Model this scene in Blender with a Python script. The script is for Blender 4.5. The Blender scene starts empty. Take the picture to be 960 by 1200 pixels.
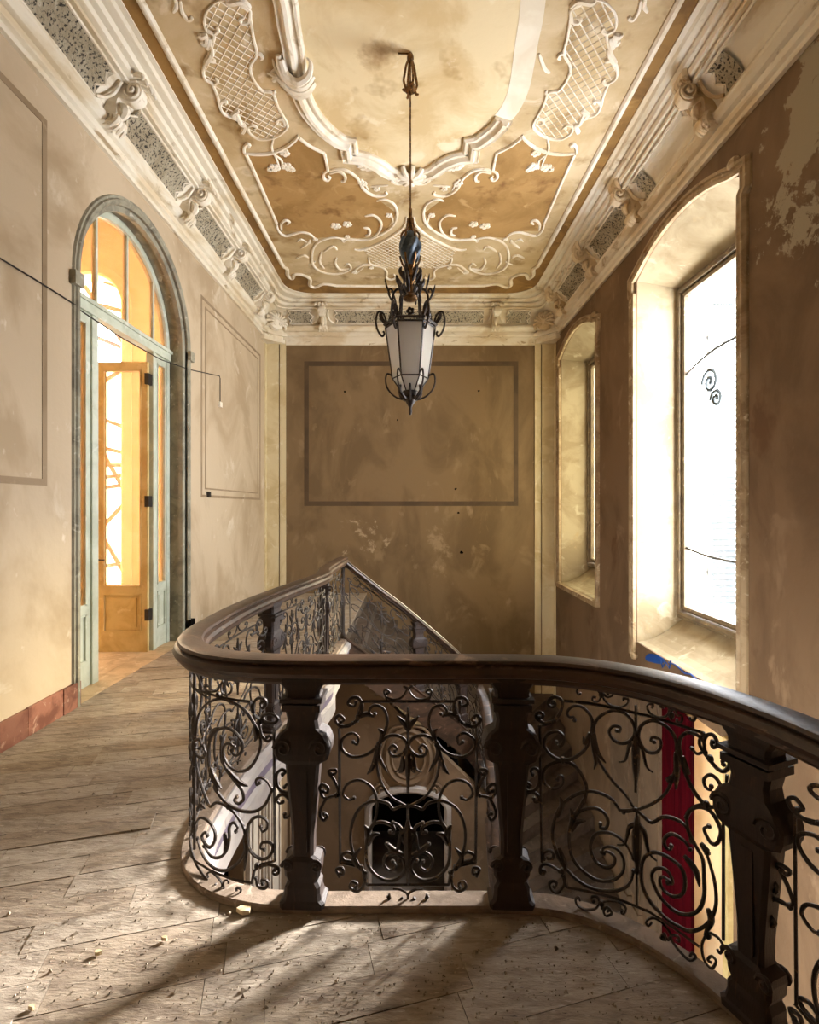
import bpy, bmesh, math, random
from math import sin, cos, pi, radians, sqrt, atan2, hypot
from mathutils import Vector, Matrix
from mathutils.geometry import tessellate_polygon
random.seed(7)
S = bpy.context.scene
C = bpy.context.collection

# ---------------------------------------------------------------- camera
F, PX, PY, EYE = 610.0, 481.0, 594.0, 1.6
cam = bpy.data.cameras.new('camera'); cam.sensor_fit = 'VERTICAL'
cam.sensor_height = 36; cam.sensor_width = 28.8; cam.lens = F / 1200 * 36
cam.shift_x = -1 / 1200; cam.shift_y = -6 / 1200
cam.clip_start = .05
co = bpy.data.objects.new('camera', cam); C.objects.link(co)
co.location = (0, 0, EYE); co.rotation_euler = (pi / 2, 0, 0)
S.camera = co
S.view_settings.view_transform = 'Standard'; S.view_settings.look = 'None'
S.view_settings.exposure = 2.8; S.view_settings.gamma = 1
S.view_settings.use_curve_mapping = False
# ---------------------------------------------------------------- sky
wd = bpy.data.worlds.new('sky'); S.world = wd; wd.use_nodes = True
bg = wd.node_tree.nodes['Background']
bg.inputs[0].default_value = (0.97, 0.98, 1.0, 1); bg.inputs[1].default_value = 4.0
su = bpy.data.lights.new('hazy_sun', 'SUN'); su.energy = 4.8; su.angle = radians(11); su.color = (1, .95, .88)
so = bpy.data.objects.new('hazy_sun', su); C.objects.link(so); so.location = (9, 9, 7)
so.rotation_euler = Vector((-.66, -.53, -.36)).to_track_quat('-Z', 'Y').to_euler()
def portal(loc, rot, sx, sy):
    l = bpy.data.lights.new('window_portal', 'AREA'); l.shape = 'RECTANGLE'; l.size = sx; l.size_y = sy
    l.cycles.is_portal = True
    o = bpy.data.objects.new('window_portal', l); C.objects.link(o); o.location = loc; o.rotation_euler = rot
for (y0, y1, z0, z1) in ((4.28, 6.12, .31, 4.16), (7.52, 9.22, .5, 4.16)):
    portal((3.42, (y0 + y1) / 2, (z0 + z1) / 2), (0, pi / 2, 0), z1 - z0, y1 - y0)
portal((3.4, 4.68, -1.7), (0, pi / 2, 0), 3.2, .6)
# added warm fill, no fixture, brightening the gallery behind the glazed door
gl = bpy.data.lights.new('gallery_fill', 'AREA'); gl.shape = 'RECTANGLE'; gl.size = 1.6; gl.size_y = 3
gl.energy = 12; gl.color = (1, .92, .82)
go = bpy.data.objects.new('gallery_fill', gl); C.objects.link(go); go.location = (-4.9, 6.8, 6.9)

# ---------------------------------------------------------------- helpers
W = {}
def tag(o, label=None, cat=None, group=None, kind=None):
    if label: o['label'] = label
    if cat: o['category'] = cat
    if group: o['group'] = group
    if kind: o['kind'] = kind
    return o
def empty(name, loc, label=None, cat=None, group=None, kind=None):
    o = bpy.data.objects.new(name, None); C.objects.link(o); o.location = loc
    o.empty_display_size = .1
    W[o] = Vector(loc)
    return tag(o, label, cat, group, kind)
def copy_tree(o, parent=None):
    c = o.copy(); C.objects.link(c)
    if parent: c.parent = parent
    for ch in list(o.children): copy_tree(ch, c)
    return c
class MB:
    def __init__(s): s.v = []; s.f = []
    def add(s, v, f):
        n = len(s.v); s.v += [tuple(p) for p in v]; s.f += [tuple(i + n for i in q) for q in f]; return s
    def box(s, x0, x1, y0, y1, z0, z1):
        v = [(x, y, z) for x in (x0, x1) for y in (y0, y1) for z in (z0, z1)]
        return s.add(v, [(0, 1, 3, 2), (4, 6, 7, 5), (0, 4, 5, 1), (2, 3, 7, 6), (0, 2, 6, 4), (1, 5, 7, 3)])
    def hexa(s, b, t):   # bottom quad, top quad
        return s.add(list(b) + list(t), [(3, 2, 1, 0), (4, 5, 6, 7), (0, 1, 5, 4), (1, 2, 6, 5), (2, 3, 7, 6), (3, 0, 4, 7)])
    def prism(s, poly, fa, fb):   # poly 2d, fa/fb map (u,v)->3d at both ends
        n = len(poly)
        tri = tessellate_polygon([[Vector((p[0], p[1], 0)) for p in poly]])
        v = [fa(*p) for p in poly] + [fb(*p) for p in poly]
        f = [tuple(t) for t in tri] + [tuple(i + n for i in reversed(t)) for t in tri]
        f += [(i, (i + 1) % n, (i + 1) % n + n, i + n) for i in range(n)]
        return s.add(v, f)
    def loft(s, rings, closed=True, caps=True):
        n = len(rings[0]); v = [p for r in rings for p in r]; f = []
        for k in range(len(rings) - 1):
            for i in range(n if closed else n - 1):
                j = (i + 1) % n; f.append((k * n + i, k * n + j, (k + 1) * n + j, (k + 1) * n + i))
        if caps and closed:
            f.append(tuple(reversed(range(n)))); f.append(tuple(range((len(rings) - 1) * n, len(rings) * n)))
        return s.add(v, f)
    def lathe(s, prof, c, n=16, sy=1):
        rings = [[(c[0] + r * cos(2 * pi * i / n), c[1] + sy * r * sin(2 * pi * i / n), c[2] + z) for i in range(n)] for r, z in prof]
        return s.loft(rings)
    def ball(s, c, rx, ry=None, rz=None, n=8, m=5):
        ry = rx if ry is None else ry; rz = rx if rz is None else rz
        rings = [[(c[0] + rx * sin(pi * k / m) * cos(2 * pi * i / n), c[1] + ry * sin(pi * k / m) * sin(2 * pi * i / n), c[2] - rz * cos(pi * k / m)) for i in range(n)]
                 for k in range(1, m)]
        b = len(s.v); s.loft(rings, caps=True)
        return s
    def tube(s, pts, r, n=6, rad=None, closed=False, flat=1, upv=None):
        pts = [Vector(p) for p in pts]; m = len(pts)
        if m < 2: return s
        rings = []; up = None
        for i, p in enumerate(pts):
            a = pts[(i - 1) % m] if (closed or i > 0) else p
            b = pts[(i + 1) % m] if (closed or i < m - 1) else p
            t = (b - a)
            if t.length < 1e-9: t = Vector((0, 0, 1))
            t.normalize()
            if upv is not None: up = Vector(upv)
            if up is None: up = Vector((0, 0, 1)) if abs(t.z) < .9 else Vector((1, 0, 0))
            sd = t.cross(up)
            if sd.length < 1e-5: sd = t.cross(Vector((.3, 1, .2)))
            sd.normalize(); up2 = sd.cross(t).normalized()
            if upv is None: up = up2
            rr = r * (rad(i / (m - 1)) if rad else 1)
            rings.append([p + sd * rr * cos(2 * pi * k / n) + up2 * rr * flat * sin(2 * pi * k / n) for k in range(n)])
        if closed: rings.append(rings[0])
        return s.loft(rings, caps=not closed)
    def build(s, name, mat, parent=None, origin=None, smooth=False, label=None, cat=None, group=None, kind=None):
        me = bpy.data.meshes.new(name)
        if origin is None:
            xs = [p[0] for p in s.v]; ys = [p[1] for p in s.v]; zs = [p[2] for p in s.v]
            origin = Vector(((min(xs) + max(xs)) / 2, (min(ys) + max(ys)) / 2, min(zs)))
        origin = Vector(origin)
        me.from_pydata([(p[0] - origin.x, p[1] - origin.y, p[2] - origin.z) for p in s.v], [], s.f)
        bm = bmesh.new(); bm.from_mesh(me); bmesh.ops.recalc_face_normals(bm, faces=bm.faces); bm.to_mesh(me); bm.free()
        if smooth:
            me.shade_smooth()
            try: me.set_sharp_from_angle(angle=radians(32))
            except Exception: pass
        me.materials.append(mat)
        o = bpy.data.objects.new(name, me); C.objects.link(o); W[o] = origin
        if parent is not None:
            o.parent = parent; o.location = origin - W[parent]
        else: o.location = origin
        return tag(o, label, cat, group, kind)
def cr(pts, k=5, closed=False):   # catmull-rom
    pts = [tuple(p) for p in pts]; n = len(pts)
    if n < 3: return pts
    out = []
    for i in range(n if closed else n - 1):
        g = (lambda j: pts[j % n]) if closed else (lambda j: pts[max(0, min(n - 1, j))])
        p0, p1, p2, p3 = g(i - 1), g(i), g(i + 1), g(i + 2)
        for q in range(k):
            t = q / k
            out.append(tuple(.5 * (2 * b + (c - a) * t + (2 * a - 5 * b + 4 * c - d) * t * t + (3 * b - a - 3 * c + d) * t ** 3) for a, b, c, d in zip(p0, p1, p2, p3)))
    if not closed: out.append(pts[-1])
    return out
def sweep_plane(mb, path, prof, fmap, closed=False):
    """profile (w,h) swept on a 2d path; fmap(u,v,h)->3d; mitred"""
    n = len(path); rings = []
    for i in range(n):
        a = path[(i - 1) % n] if (closed or i > 0) else None
        b = path[(i + 1) % n] if (closed or i < n - 1) else None
        p = path[i]; ns = []
        if a is not None:
            d = (p[0] - a[0], p[1] - a[1]); l = hypot(*d) or 1; ns.append((-d[1] / l, d[0] / l))
        if b is not None:
            d = (b[0] - p[0], b[1] - p[1]); l = hypot(*d) or 1; ns.append((-d[1] / l, d[0] / l))
        nx = sum(q[0] for q in ns) / len(ns); ny = sum(q[1] for q in ns) / len(ns)
        l2 = max(nx * nx + ny * ny, .35); nx /= l2; ny /= l2
        rings.append([fmap(p[0] + nx * w, p[1] + ny * w, h) for w, h in prof])
    if closed: rings.append(rings[0])
    mb.loft(rings, caps=not closed)
    return mb

# ---------------------------------------------------------------- materials
def srgb(r, g, b):
    f = lambda c: (c / 255 / 12.92) if c / 255 <= .04045 else ((c / 255 + .055) / 1.055) ** 2.4
    return (f(r), f(g), f(b), 1)
def mat(name, base, c2=None, c3=None, scale=3, rough=.8, bump=.15, bscale=40, stretch=(1, 1, 1), metal=0, spots=None, t2=(.45, .6), t3=(.6, .68), spot_scale=9, spot_t=(.66, .72), detail=6, distort=.6, obj_coords=False):
    m = bpy.data.materials.new(name); m.use_nodes = True; nt = m.node_tree; N = nt.nodes; L = nt.links
    b = N['Principled BSDF']; b.inputs['Roughness'].default_value = rough; b.inputs['Metallic'].default_value = metal
    if obj_coords:
        g = N.new('ShaderNodeTexCoord'); src = g.outputs['Object']
    else:
        g = N.new('ShaderNodeNewGeometry'); src = g.outputs['Position']
    mp = N.new('ShaderNodeMapping'); mp.inputs['Scale'].default_value = stretch
    L.new(src, mp.inputs[0])
    def noise(sc, det=detail, dis=distort, off=0):
        n = N.new('ShaderNodeTexNoise'); n.inputs['Scale'].default_value = sc; n.inputs['Detail'].default_value = det
        n.inputs['Distortion'].default_value = dis; n.inputs['Roughness'].default_value = .6
        if off:
            m2 = N.new('ShaderNodeMapping'); m2.inputs['Location'].default_value = (off, off * .7, off * 1.3); L.new(mp.outputs[0], m2.inputs[0]); L.new(m2.outputs[0], n.inputs[0])
        else: L.new(mp.outputs[0], n.inputs[0])
        return n
    def rng(o, a, c):
        r = N.new('ShaderNodeMapRange'); r.inputs[1].default_value = a; r.inputs[2].default_value = c; L.new(o, r.inputs[0]); return r.outputs[0]
    def mix(f, a, c):
        x = N.new('ShaderNodeMix'); x.data_type = 'RGBA'; L.new(f, x.inputs[0])
        if isinstance(a, tuple): x.inputs[6].default_value = a
        else: L.new(a, x.inputs[6])
        if isinstance(c, tuple): x.inputs[7].default_value = c
        else: L.new(c, x.inputs[7])
        return x.outputs[2]
    col = base
    if c2: col = mix(rng(noise(scale).outputs[0], *t2), col, c2)
    if c3: col = mix(rng(noise(scale * 2.3, off=13).outputs[0], *t3), col, c3)
    if spots: col = mix(rng(noise(spot_scale, 4, .2, 31).outputs[0], *spot_t), col, spots)
    if isinstance(col, tuple): b.inputs['Base Color'].default_value = col
    else: L.new(col, b.inputs['Base Color'])
    if bump:
        bn = N.new('ShaderNodeBump'); bn.inputs['Strength'].default_value = bump; bn.inputs['Distance'].default_value = .02
        L.new(noise(bscale, 5, 0, 5).outputs[0], bn.inputs['Height']); L.new(bn.outputs[0], b.inputs['Normal'])
    m['_col'] = 1
    return m
def add_peel_or_smudge(m, box, colr, scale=2.2, thr=(.5, .53)):
    """patch of lost paint, or a smudge, with a shape of its own inside a region"""
    nt = m.node_tree; N = nt.nodes; L = nt.links; b = N['Principled BSDF']
    link = b.inputs['Base Color'].links[0]; old = link.from_socket
    g = N.new('ShaderNodeNewGeometry')
    (cx, cy, cz), (rx, ry, rz) = box
    sub = N.new('ShaderNodeVectorMath'); sub.operation = 'SUBTRACT'; sub.inputs[1].default_value = (cx, cy, cz); L.new(g.outputs['Position'], sub.inputs[0])
    dv = N.new('ShaderNodeVectorMath'); dv.operation = 'DIVIDE'; dv.inputs[1].default_value = (rx, ry, rz); L.new(sub.outputs[0], dv.inputs[0])
    ln = N.new('ShaderNodeVectorMath'); ln.operation = 'LENGTH'; L.new(dv.outputs[0], ln.inputs[0])
    r = N.new('ShaderNodeMapRange'); r.inputs[1].default_value = 1; r.inputs[2].default_value = 0; r.inputs[3].default_value = -.3; r.inputs[4].default_value = .12; L.new(ln.outputs['Value'], r.inputs[0])
    n = N.new('ShaderNodeTexNoise'); n.inputs['Scale'].default_value = scale; n.inputs['Detail'].default_value = 9; n.inputs['Roughness'].default_value = .68; n.inputs['Distortion'].default_value = .3; L.new(g.outputs['Position'], n.inputs[0])
    ad = N.new('ShaderNodeMath'); ad.operation = 'ADD'; L.new(r.outputs[0], ad.inputs[0]); L.new(n.outputs[0], ad.inputs[1])
    th = N.new('ShaderNodeMapRange'); th.inputs[1].default_value = thr[0]; th.inputs[2].default_value = thr[1]; L.new(ad.outputs[0], th.inputs[0])
    x = N.new('ShaderNodeMix'); x.data_type = 'RGBA'; L.new(th.outputs[0], x.inputs[0]); L.new(old, x.inputs[6]); x.inputs[7].default_value = colr
    L.new(x.outputs[2], b.inputs['Base Color'])
def glass(name, tint=(1, 1, 1, 1), milky=.0, gloss=.08):
    m = bpy.data.materials.new(name); m.use_nodes = True; nt = m.node_tree; N = nt.nodes; L = nt.links
    N.remove(N['Principled BSDF']); out = N['Material Output']
    t = N.new('ShaderNodeBsdfTransparent'); t.inputs[0].default_value = tint
    g = N.new('ShaderNodeBsdfGlossy'); g.inputs['Roughness'].default_value = .05
    a = N.new('ShaderNodeMixShader'); a.inputs[0].default_value = gloss; L.new(t.outputs[0], a.inputs[1]); L.new(g.outputs[0], a.inputs[2])
    last = a
    if milky:
        d = N.new('ShaderNodeBsdfTranslucent'); d.inputs[0].default_value = tint
        b2 = N.new('ShaderNodeMixShader'); b2.inputs[0].default_value = milky; L.new(a.outputs[0], b2.inputs[1]); L.new(d.outputs[0], b2.inputs[2]); last = b2
    L.new(last.outputs[0], out.inputs[0]); return m

M = {}
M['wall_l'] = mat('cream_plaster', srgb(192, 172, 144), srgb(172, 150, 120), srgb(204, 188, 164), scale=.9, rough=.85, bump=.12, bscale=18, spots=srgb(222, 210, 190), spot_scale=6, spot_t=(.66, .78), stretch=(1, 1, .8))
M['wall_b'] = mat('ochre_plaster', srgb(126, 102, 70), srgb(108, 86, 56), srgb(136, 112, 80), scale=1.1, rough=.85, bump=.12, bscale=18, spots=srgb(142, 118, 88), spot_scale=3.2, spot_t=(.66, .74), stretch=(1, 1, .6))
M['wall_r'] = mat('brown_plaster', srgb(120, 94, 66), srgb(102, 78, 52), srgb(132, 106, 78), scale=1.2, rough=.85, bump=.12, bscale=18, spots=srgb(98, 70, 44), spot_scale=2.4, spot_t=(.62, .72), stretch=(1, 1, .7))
add_peel_or_smudge(M['wall_r'], ((2.68, 3.5, 4.1), (1, 1.1, 1.6)), srgb(156, 142, 116), 3.2)
add_peel_or_smudge(M['wall_b'], ((-.9, 9.67, 1.05), (1.8, 1, 1.1)), srgb(168, 146, 116), 2.6, (.56, .62))
add_peel_or_smudge(M['wall_b'], ((.5, 9.67, .9), (1.1, 1, 2.0)), srgb(152, 128, 96), 1.9, (.57, .64))
M['reveal'] = mat('pale_reveal_plaster', srgb(170, 154, 122), srgb(148, 130, 98), srgb(182, 168, 138), scale=2.2, bump=.15, bscale=14, spots=srgb(170, 148, 108), spot_scale=4, spot_t=(.66, .72))
M['ceil'] = mat('honey_ceiling_plaster', srgb(206, 184, 146), srgb(186, 160, 116), srgb(216, 198, 166), scale=1.3, bump=.1, bscale=20, spots=srgb(138, 104, 52), spot_scale=2.3, spot_t=(.54, .7), t2=(.4, .6))
M['ceil_in'] = mat('pale_ceiling_plaster', srgb(226, 206, 164), srgb(210, 184, 136), srgb(232, 216, 182), scale=1.4, bump=.08, bscale=20, spots=srgb(166, 128, 70), spot_scale=1.7, spot_t=(.58, .72))
M['ceil_dk'] = mat('brown_ceiling_paint', srgb(168, 130, 76), srgb(146, 110, 58), srgb(180, 144, 92), scale=1.5, bump=.1, bscale=20, spots=srgb(120, 82, 38), spot_scale=2.2, spot_t=(.58, .7))
M['band'] = mat('umber_ceiling_band', srgb(150, 112, 56), srgb(120, 86, 38), srgb(168, 130, 72), scale=2, bump=.1)
add_peel_or_smudge(M['ceil_in'], ((-.24, 4.3, 5.35), (.42, .34, 1)), srgb(140, 100, 50), 1.6, (.36, .62))  # soft brown smudge in the ceiling colour, left of the lantern hook
M['stucco'] = mat('white_stucco', srgb(238, 228, 210), srgb(220, 204, 176), srgb(196, 176, 142), scale=3, rough=.75, bump=.1, bscale=60, t3=(.62, .7))
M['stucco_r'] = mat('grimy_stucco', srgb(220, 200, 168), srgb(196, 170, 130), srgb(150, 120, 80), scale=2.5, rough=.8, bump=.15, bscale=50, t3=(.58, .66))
M['cornice'] = mat('cornice_stucco', srgb(232, 222, 202), srgb(214, 196, 164), srgb(176, 154, 120), scale=2, rough=.8, bump=.12, bscale=40, stretch=(1, .5, 2), t3=(.6, .68))
M['pil'] = mat('cream_pilaster_paint', srgb(216, 200, 160), srgb(200, 180, 136), srgb(224, 212, 180), scale=2, bump=.05)
M['border'] = mat('umber_border_paint', srgb(150, 128, 100), srgb(138, 116, 88), srgb(160, 138, 110), scale=2, bump=.05)
M['border_b'] = mat('dark_border_paint', srgb(86, 66, 42), srgb(76, 58, 36), scale=2, bump=.05)
M['iron'] = mat('dark_wrought_iron', srgb(58, 48, 40), srgb(44, 36, 30), srgb(104, 82, 56), scale=14, rough=.5, bump=.3, bscale=90, metal=.35, spots=srgb(128, 106, 80), spot_scale=22, spot_t=(.66, .7))
M['wood'] = mat('walnut_handrail', srgb(72, 53, 40), srgb(50, 37, 28), srgb(112, 90, 72), scale=4, rough=.38, bump=.08, bscale=50, stretch=(1, 1, 3))
M['wood_dk'] = mat('dark_baluster_wood', srgb(46, 30, 21), srgb(34, 22, 15), srgb(66, 44, 30), scale=5, rough=.62, bump=.15, bscale=60, stretch=(3, 3, .6))
M['kerb'] = mat('worn_kerb_paint', srgb(138, 120, 102), srgb(112, 95, 78), srgb(164, 148, 130), scale=8, bump=.2, bscale=60)
M['fascia'] = mat('pale_marble_fascia', srgb(164, 156, 148), srgb(146, 138, 132), srgb(134, 124, 122), scale=3, rough=.5, bump=.05)
M['fascia_v'] = mat('mauve_marble_band', srgb(112, 100, 112), srgb(96, 86, 98), scale=4, rough=.5, bump=.05)
M['floor'] = [mat('dusty_board_%s' % k, srgb(*a), srgb(*b), srgb(*c), scale=7, rough=.75, bump=.35, bscale=26, stretch=(1, 4, 1), spots=srgb(74, 60, 48), spot_scale=26, spot_t=(.66, .7)) for k, a, b, c in
              (('grey', (168, 154, 136), (140, 126, 110), (190, 178, 160)), ('brown', (158, 142, 122), (130, 114, 97), (182, 166, 146)), ('pale', (174, 160, 142), (148, 134, 116), (198, 186, 168)))]
M['subfloor'] = mat('dark_subfloor', srgb(96, 82, 68), srgb(80, 68, 56), scale=6)
M['base'] = mat('red_marble_skirting', srgb(140, 92, 72), srgb(112, 66, 50), srgb(178, 142, 120), scale=7, rough=.45, bump=.05)
M['doorp'] = mat('sage_white_door_paint', srgb(198, 202, 184), srgb(180, 184, 164), srgb(210, 212, 198), scale=3, rough=.55, bump=.06, bscale=50)
M['doory'] = mat('yellowed_door_paint', srgb(206, 184, 128), srgb(188, 162, 104), srgb(216, 198, 148), scale=3, rough=.55, bump=.06)
M['arch'] = mat('grey_green_arch_paint', srgb(150, 144, 124), srgb(120, 114, 98), srgb(184, 178, 160), scale=5, rough=.7, bump=.2, bscale=50)
M['gallery'] = mat('gallery_cream_wall', srgb(232, 204, 162), srgb(222, 190, 144), scale=1.5, bump=.05)
M['hinge'] = mat('black_hinge_iron', srgb(30, 24, 20), rough=.5, bump=0)
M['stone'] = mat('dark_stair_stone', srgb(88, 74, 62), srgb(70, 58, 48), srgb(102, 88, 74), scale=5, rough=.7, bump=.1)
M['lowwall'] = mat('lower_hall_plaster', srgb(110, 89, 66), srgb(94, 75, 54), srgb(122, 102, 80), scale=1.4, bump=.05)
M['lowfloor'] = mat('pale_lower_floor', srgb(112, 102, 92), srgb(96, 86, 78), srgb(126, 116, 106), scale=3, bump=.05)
M['dark'] = mat('shade_and_plinth_black', srgb(9, 7, 6), rough=1, bump=0)  # near-black paints in the shade of the recesses; holes and plinth share it
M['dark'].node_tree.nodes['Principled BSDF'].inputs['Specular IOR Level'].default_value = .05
M['red'] = mat('crimson_curtain', srgb(58, 5, 10), srgb(44, 3, 7), scale=3, stretch=(6, 6, .3), rough=1, bump=.1)
for k_ in ('red',): M[k_].node_tree.nodes['Principled BSDF'].inputs['Specular IOR Level'].default_value = .03
M['winframe'] = mat('grey_window_frame', srgb(112, 94, 66), srgb(88, 72, 50), srgb(150, 132, 100), scale=6, rough=.6, bump=.1)
M['mould'] = mat('weathered_window_moulding', srgb(170, 146, 110), srgb(138, 112, 78), srgb(206, 188, 156), scale=5, rough=.65, bump=.15, bscale=60)
M['glass'] = glass('clear_window_glass', (.97, .98, 1, 1), 0, .06)
M['glass_w'] = glass('amber_tinted_glass', (.90, .79, .64, 1), .14, .05)
M['glass_dim'] = glass('dimming_window_glass', (.52, .50, .42, 1), 0, .06)  # tint added to cut the daylight coming through the second window
M['lead'] = mat('lead_came', srgb(50, 46, 40), rough=.5, bump=0)
M['shutter'] = mat('grey_shutter_paint', srgb(66, 72, 72), srgb(54, 60, 62), scale=5, bump=0)
M['blue'] = mat('blue_spray_paint', srgb(22, 74, 150), rough=.5, bump=0)
M['bronze'] = mat('gilt_bronze', srgb(130, 92, 48), srgb(80, 56, 30), srgb(176, 132, 74), scale=20, rough=.4, metal=.7, bump=.2)
M['liron'] = mat('lantern_iron', srgb(44, 38, 36), srgb(72, 58, 46), srgb(34, 30, 34), scale=20, rough=.45, metal=.5, bump=.2)
M['bluev'] = mat('blue_grey_spindle', srgb(70, 88, 104), srgb(48, 60, 72), srgb(96, 116, 132), scale=12, rough=.45, bump=.1)
M['frost'] = None
m = bpy.data.materials.new('frosted_lantern_glass'); m.use_nodes = True; nt = m.node_tree; b = nt.nodes['Principled BSDF']
tr = nt.nodes.new('ShaderNodeBsdfTranslucent'); tr.inputs[0].default_value = (.97, .96, .94, 1)
mx = nt.nodes.new('ShaderNodeMixShader'); mx.inputs[0].default_value = .6
b.inputs['Base Color'].default_value = srgb(170, 160, 140); b.inputs['Roughness'].default_value = .35
vn = nt.nodes.new('ShaderNodeTexVoronoi'); vn.inputs['Scale'].default_value = 110; bp = nt.nodes.new('ShaderNodeBump'); bp.inputs['Strength'].default_value = .4
nt.links.new(vn.outputs[0], bp.inputs['Height']); nt.links.new(bp.outputs[0], b.inputs['Normal'])
nt.links.new(b.outputs[0], mx.inputs[1]); nt.links.new(tr.outputs[0], mx.inputs[2]); nt.links.new(mx.outputs[0], nt.nodes['Material Output'].inputs[0]); M['frost'] = m
# stippled frieze ground
m = mat('stippled_frieze_ground', srgb(178, 166, 142), srgb(160, 146, 120), srgb(190, 180, 158), scale=3, spots=srgb(52, 44, 34), spot_scale=42, spot_t=(.53, .6), bump=1.0, bscale=42, detail=3); M['stip'] = m
M['cable'] = mat('black_cable', srgb(40, 32, 26), bump=0)
M['chip'] = mat('plaster_chip', srgb(226, 206, 168), srgb(200, 176, 134), scale=20, bump=.2)
M['grit'] = mat('plaster_grit', srgb(176, 160, 138), srgb(110, 94, 76), srgb(220, 208, 188), scale=9, bump=0)
M['pole'] = mat('rusty_scaffold_pole', srgb(96, 54, 26), srgb(70, 38, 20), scale=8, bump=0)
M['facade'] = mat('sunlit_facade', srgb(236, 226, 206), srgb(226, 212, 188), scale=2, bump=0)
# ================================================================ ROOM SHELL
XL, XR, YB, YF = -2.68, 2.68, 9.67, -1.7
ZC, ZL = 5.35, -3.4
def yz(x): return lambda u, v: (x, u, v)
# ---- back wall
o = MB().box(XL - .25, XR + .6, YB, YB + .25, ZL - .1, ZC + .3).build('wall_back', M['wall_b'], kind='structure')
wall_back = o
def border(parent, path, w, fm, m, name='painted_border'):
    mb = MB(); sweep_plane(mb, path, [(-w / 2, 0), (-w / 2, .004), (w / 2, .004), (w / 2, 0)], fm, closed=True)
    return mb.build(name, m, parent)
fb = lambda u, v, h: (u, YB - h, v)
border(wall_back, [(-1.93, 1.66), (1.96, 1.66), (1.96, 4.26), (-1.93, 4.26)], .085, fb, M['border_b'])
# nails and holes left in the back wall
for (x, y, r) in ((404, 459, .035), (561, 458, .03), (541, 647, .045), (537, 601, .03), (534, 573, .03), (466, 492, .025)):
    X = (x - PX) / F * YB; Z = EYE + (PY - y) / F * YB
    mb = MB(); pts = [(X + r * random.uniform(.4, 1.1) * cos(a * pi / 4), Z + r * random.uniform(.3, .9) * sin(a * pi / 4)) for a in range(8)]
    mb.prism(pts, lambda u, v: (u, YB - .001, v), lambda u, v: (u, YB - .008, v)); mb.build('wall_hole', M['dark'], wall_back)
# ---- left wall with the arched opening
AY0, AY1, ASP = 4.20, 6.24, 3.45
AC, AR = (AY0 + AY1) / 2, (AY1 - AY0) / 2
arc = [(AC + AR * cos(a), ASP + AR * sin(a)) for a in [pi * i / 28 for i in range(29)]]
mb = MB()
mb.box(XL - .25, XL, YF, AY0, -.4, ZC + .3); mb.box(XL - .25, XL, AY1, YB, ZL, ZC + .3)
mb.prism([(AY1, ASP)] + arc[1:-1] + [(AY0, ASP), (AY0, ZC + .3), (AY1, ZC + .3)], yz(XL), yz(XL - .25))
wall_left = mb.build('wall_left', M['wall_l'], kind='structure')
fl = lambda u, v, h: (XL + h, u, v)
border(wall_left, [(-1.2, 1.78), (3.81, 1.78), (3.81, 4.42), (-1.2, 4.42)], .05, fl, M['border'])
border(wall_left, [(6.68, 1.74), (9.28, 1.74), (9.28, 4.30), (6.68, 4.30)], .035, fl, M['border'])
border(wall_left, [(6.80, 1.84), (9.14, 1.84), (9.14, 4.20), (6.80, 4.20)], .02, fl, M['border'])
# ---- front wall behind the camera with two tall windows
mb = MB()
mb.box(XL - .25, XR + .6, YF - .25, YF, -.4, ZC + .3)
mb.box(XL, XR + .6, YF - .25, YF, ZL, -.4)
mb.build('wall_front', M['wall_l'], kind='structure')
# ---- right wall : inner leaf, outer leaf, lofted reveals
WINS = [(4.22, 6.19, 0.0, 4.28, .31, 1), (7.46, 9.29, .25, 4.23, .55, 2)]
def opening(y0, y1, zs, zsp, rise=.24, n=14):
    c = (y0 + y1) / 2; h = (y1 - y0) / 2; R = (h * h + rise * rise) / (2 * rise); zc = zsp + rise - R
    a0 = math.asin(h / R)
    return [(y0, zs), (y1, zs)] + [(c + R * sin(a0 - 2 * a0 * i / n), zc + R * cos(a0 - 2 * a0 * i / n)) for i in range(n + 1)]
mb = MB(); mo = MB(); last = YF
DO0, DO1, DT = 4.40, 5.00, -.34      # lower doorway in the right wall
for (y0, y1, zs, zsp, zb, k) in WINS:
    for m_, x0, x1 in ((mb, XR, XR + .05), (mo, XR + .55, XR + .66)):
        m_.box(x0, x1, last, y0, -.38, ZC + .3)
    op = opening(y0, y1, zs, zsp)
    mb.box(XR, XR + .05, y0, y1, -.38, zs)
    top = [p for p in op[2:]]
    mb.prism([(y1, ZC + .3)] + top + [(y0, ZC + .3)], yz(XR), yz(XR + .05))
    mo.box(XR + .55, XR + .66, y0, y1, -.38, zb); mo.box(XR + .55, XR + .66, y0, y1, 4.16, ZC + .3)
    mo.box(XR + .55, XR + .66, y0, y0 + .05, zb, 4.16); mo.box(XR + .55, XR + .66, y1 - .06, y1, zb, 4.16)
    last = y1
mb.box(XR, XR + .05, last, YB, -.38, ZC + .3); mo.box(XR + .55, XR + .66, last, YB, -.38, ZC + .3)
for m_, x0, x1 in ((mb, XR, XR + .05), (mo, XR + .55, XR + .66)):
    m_.box(x0, x1, YF, DO0, ZL, -.38); m_.box(x0, x1, DO1, YB, ZL, -.38)
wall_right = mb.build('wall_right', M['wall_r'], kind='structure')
mo.build('outer_leaf', M['facade'], wall_right)
MB().box(XR + .05, XR + .55, DO0 - .06, DO0, ZL, -.3).box(XR + .05, XR + .55, DO1, DO1 + .06, ZL, -.3).box(XR + .05, XR + .55, DO0, DO1, -.36, -.3).build('door_reveal', M['gallery'], wall_right)
fr = lambda u, v, h: (XR - h, u, v)
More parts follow.
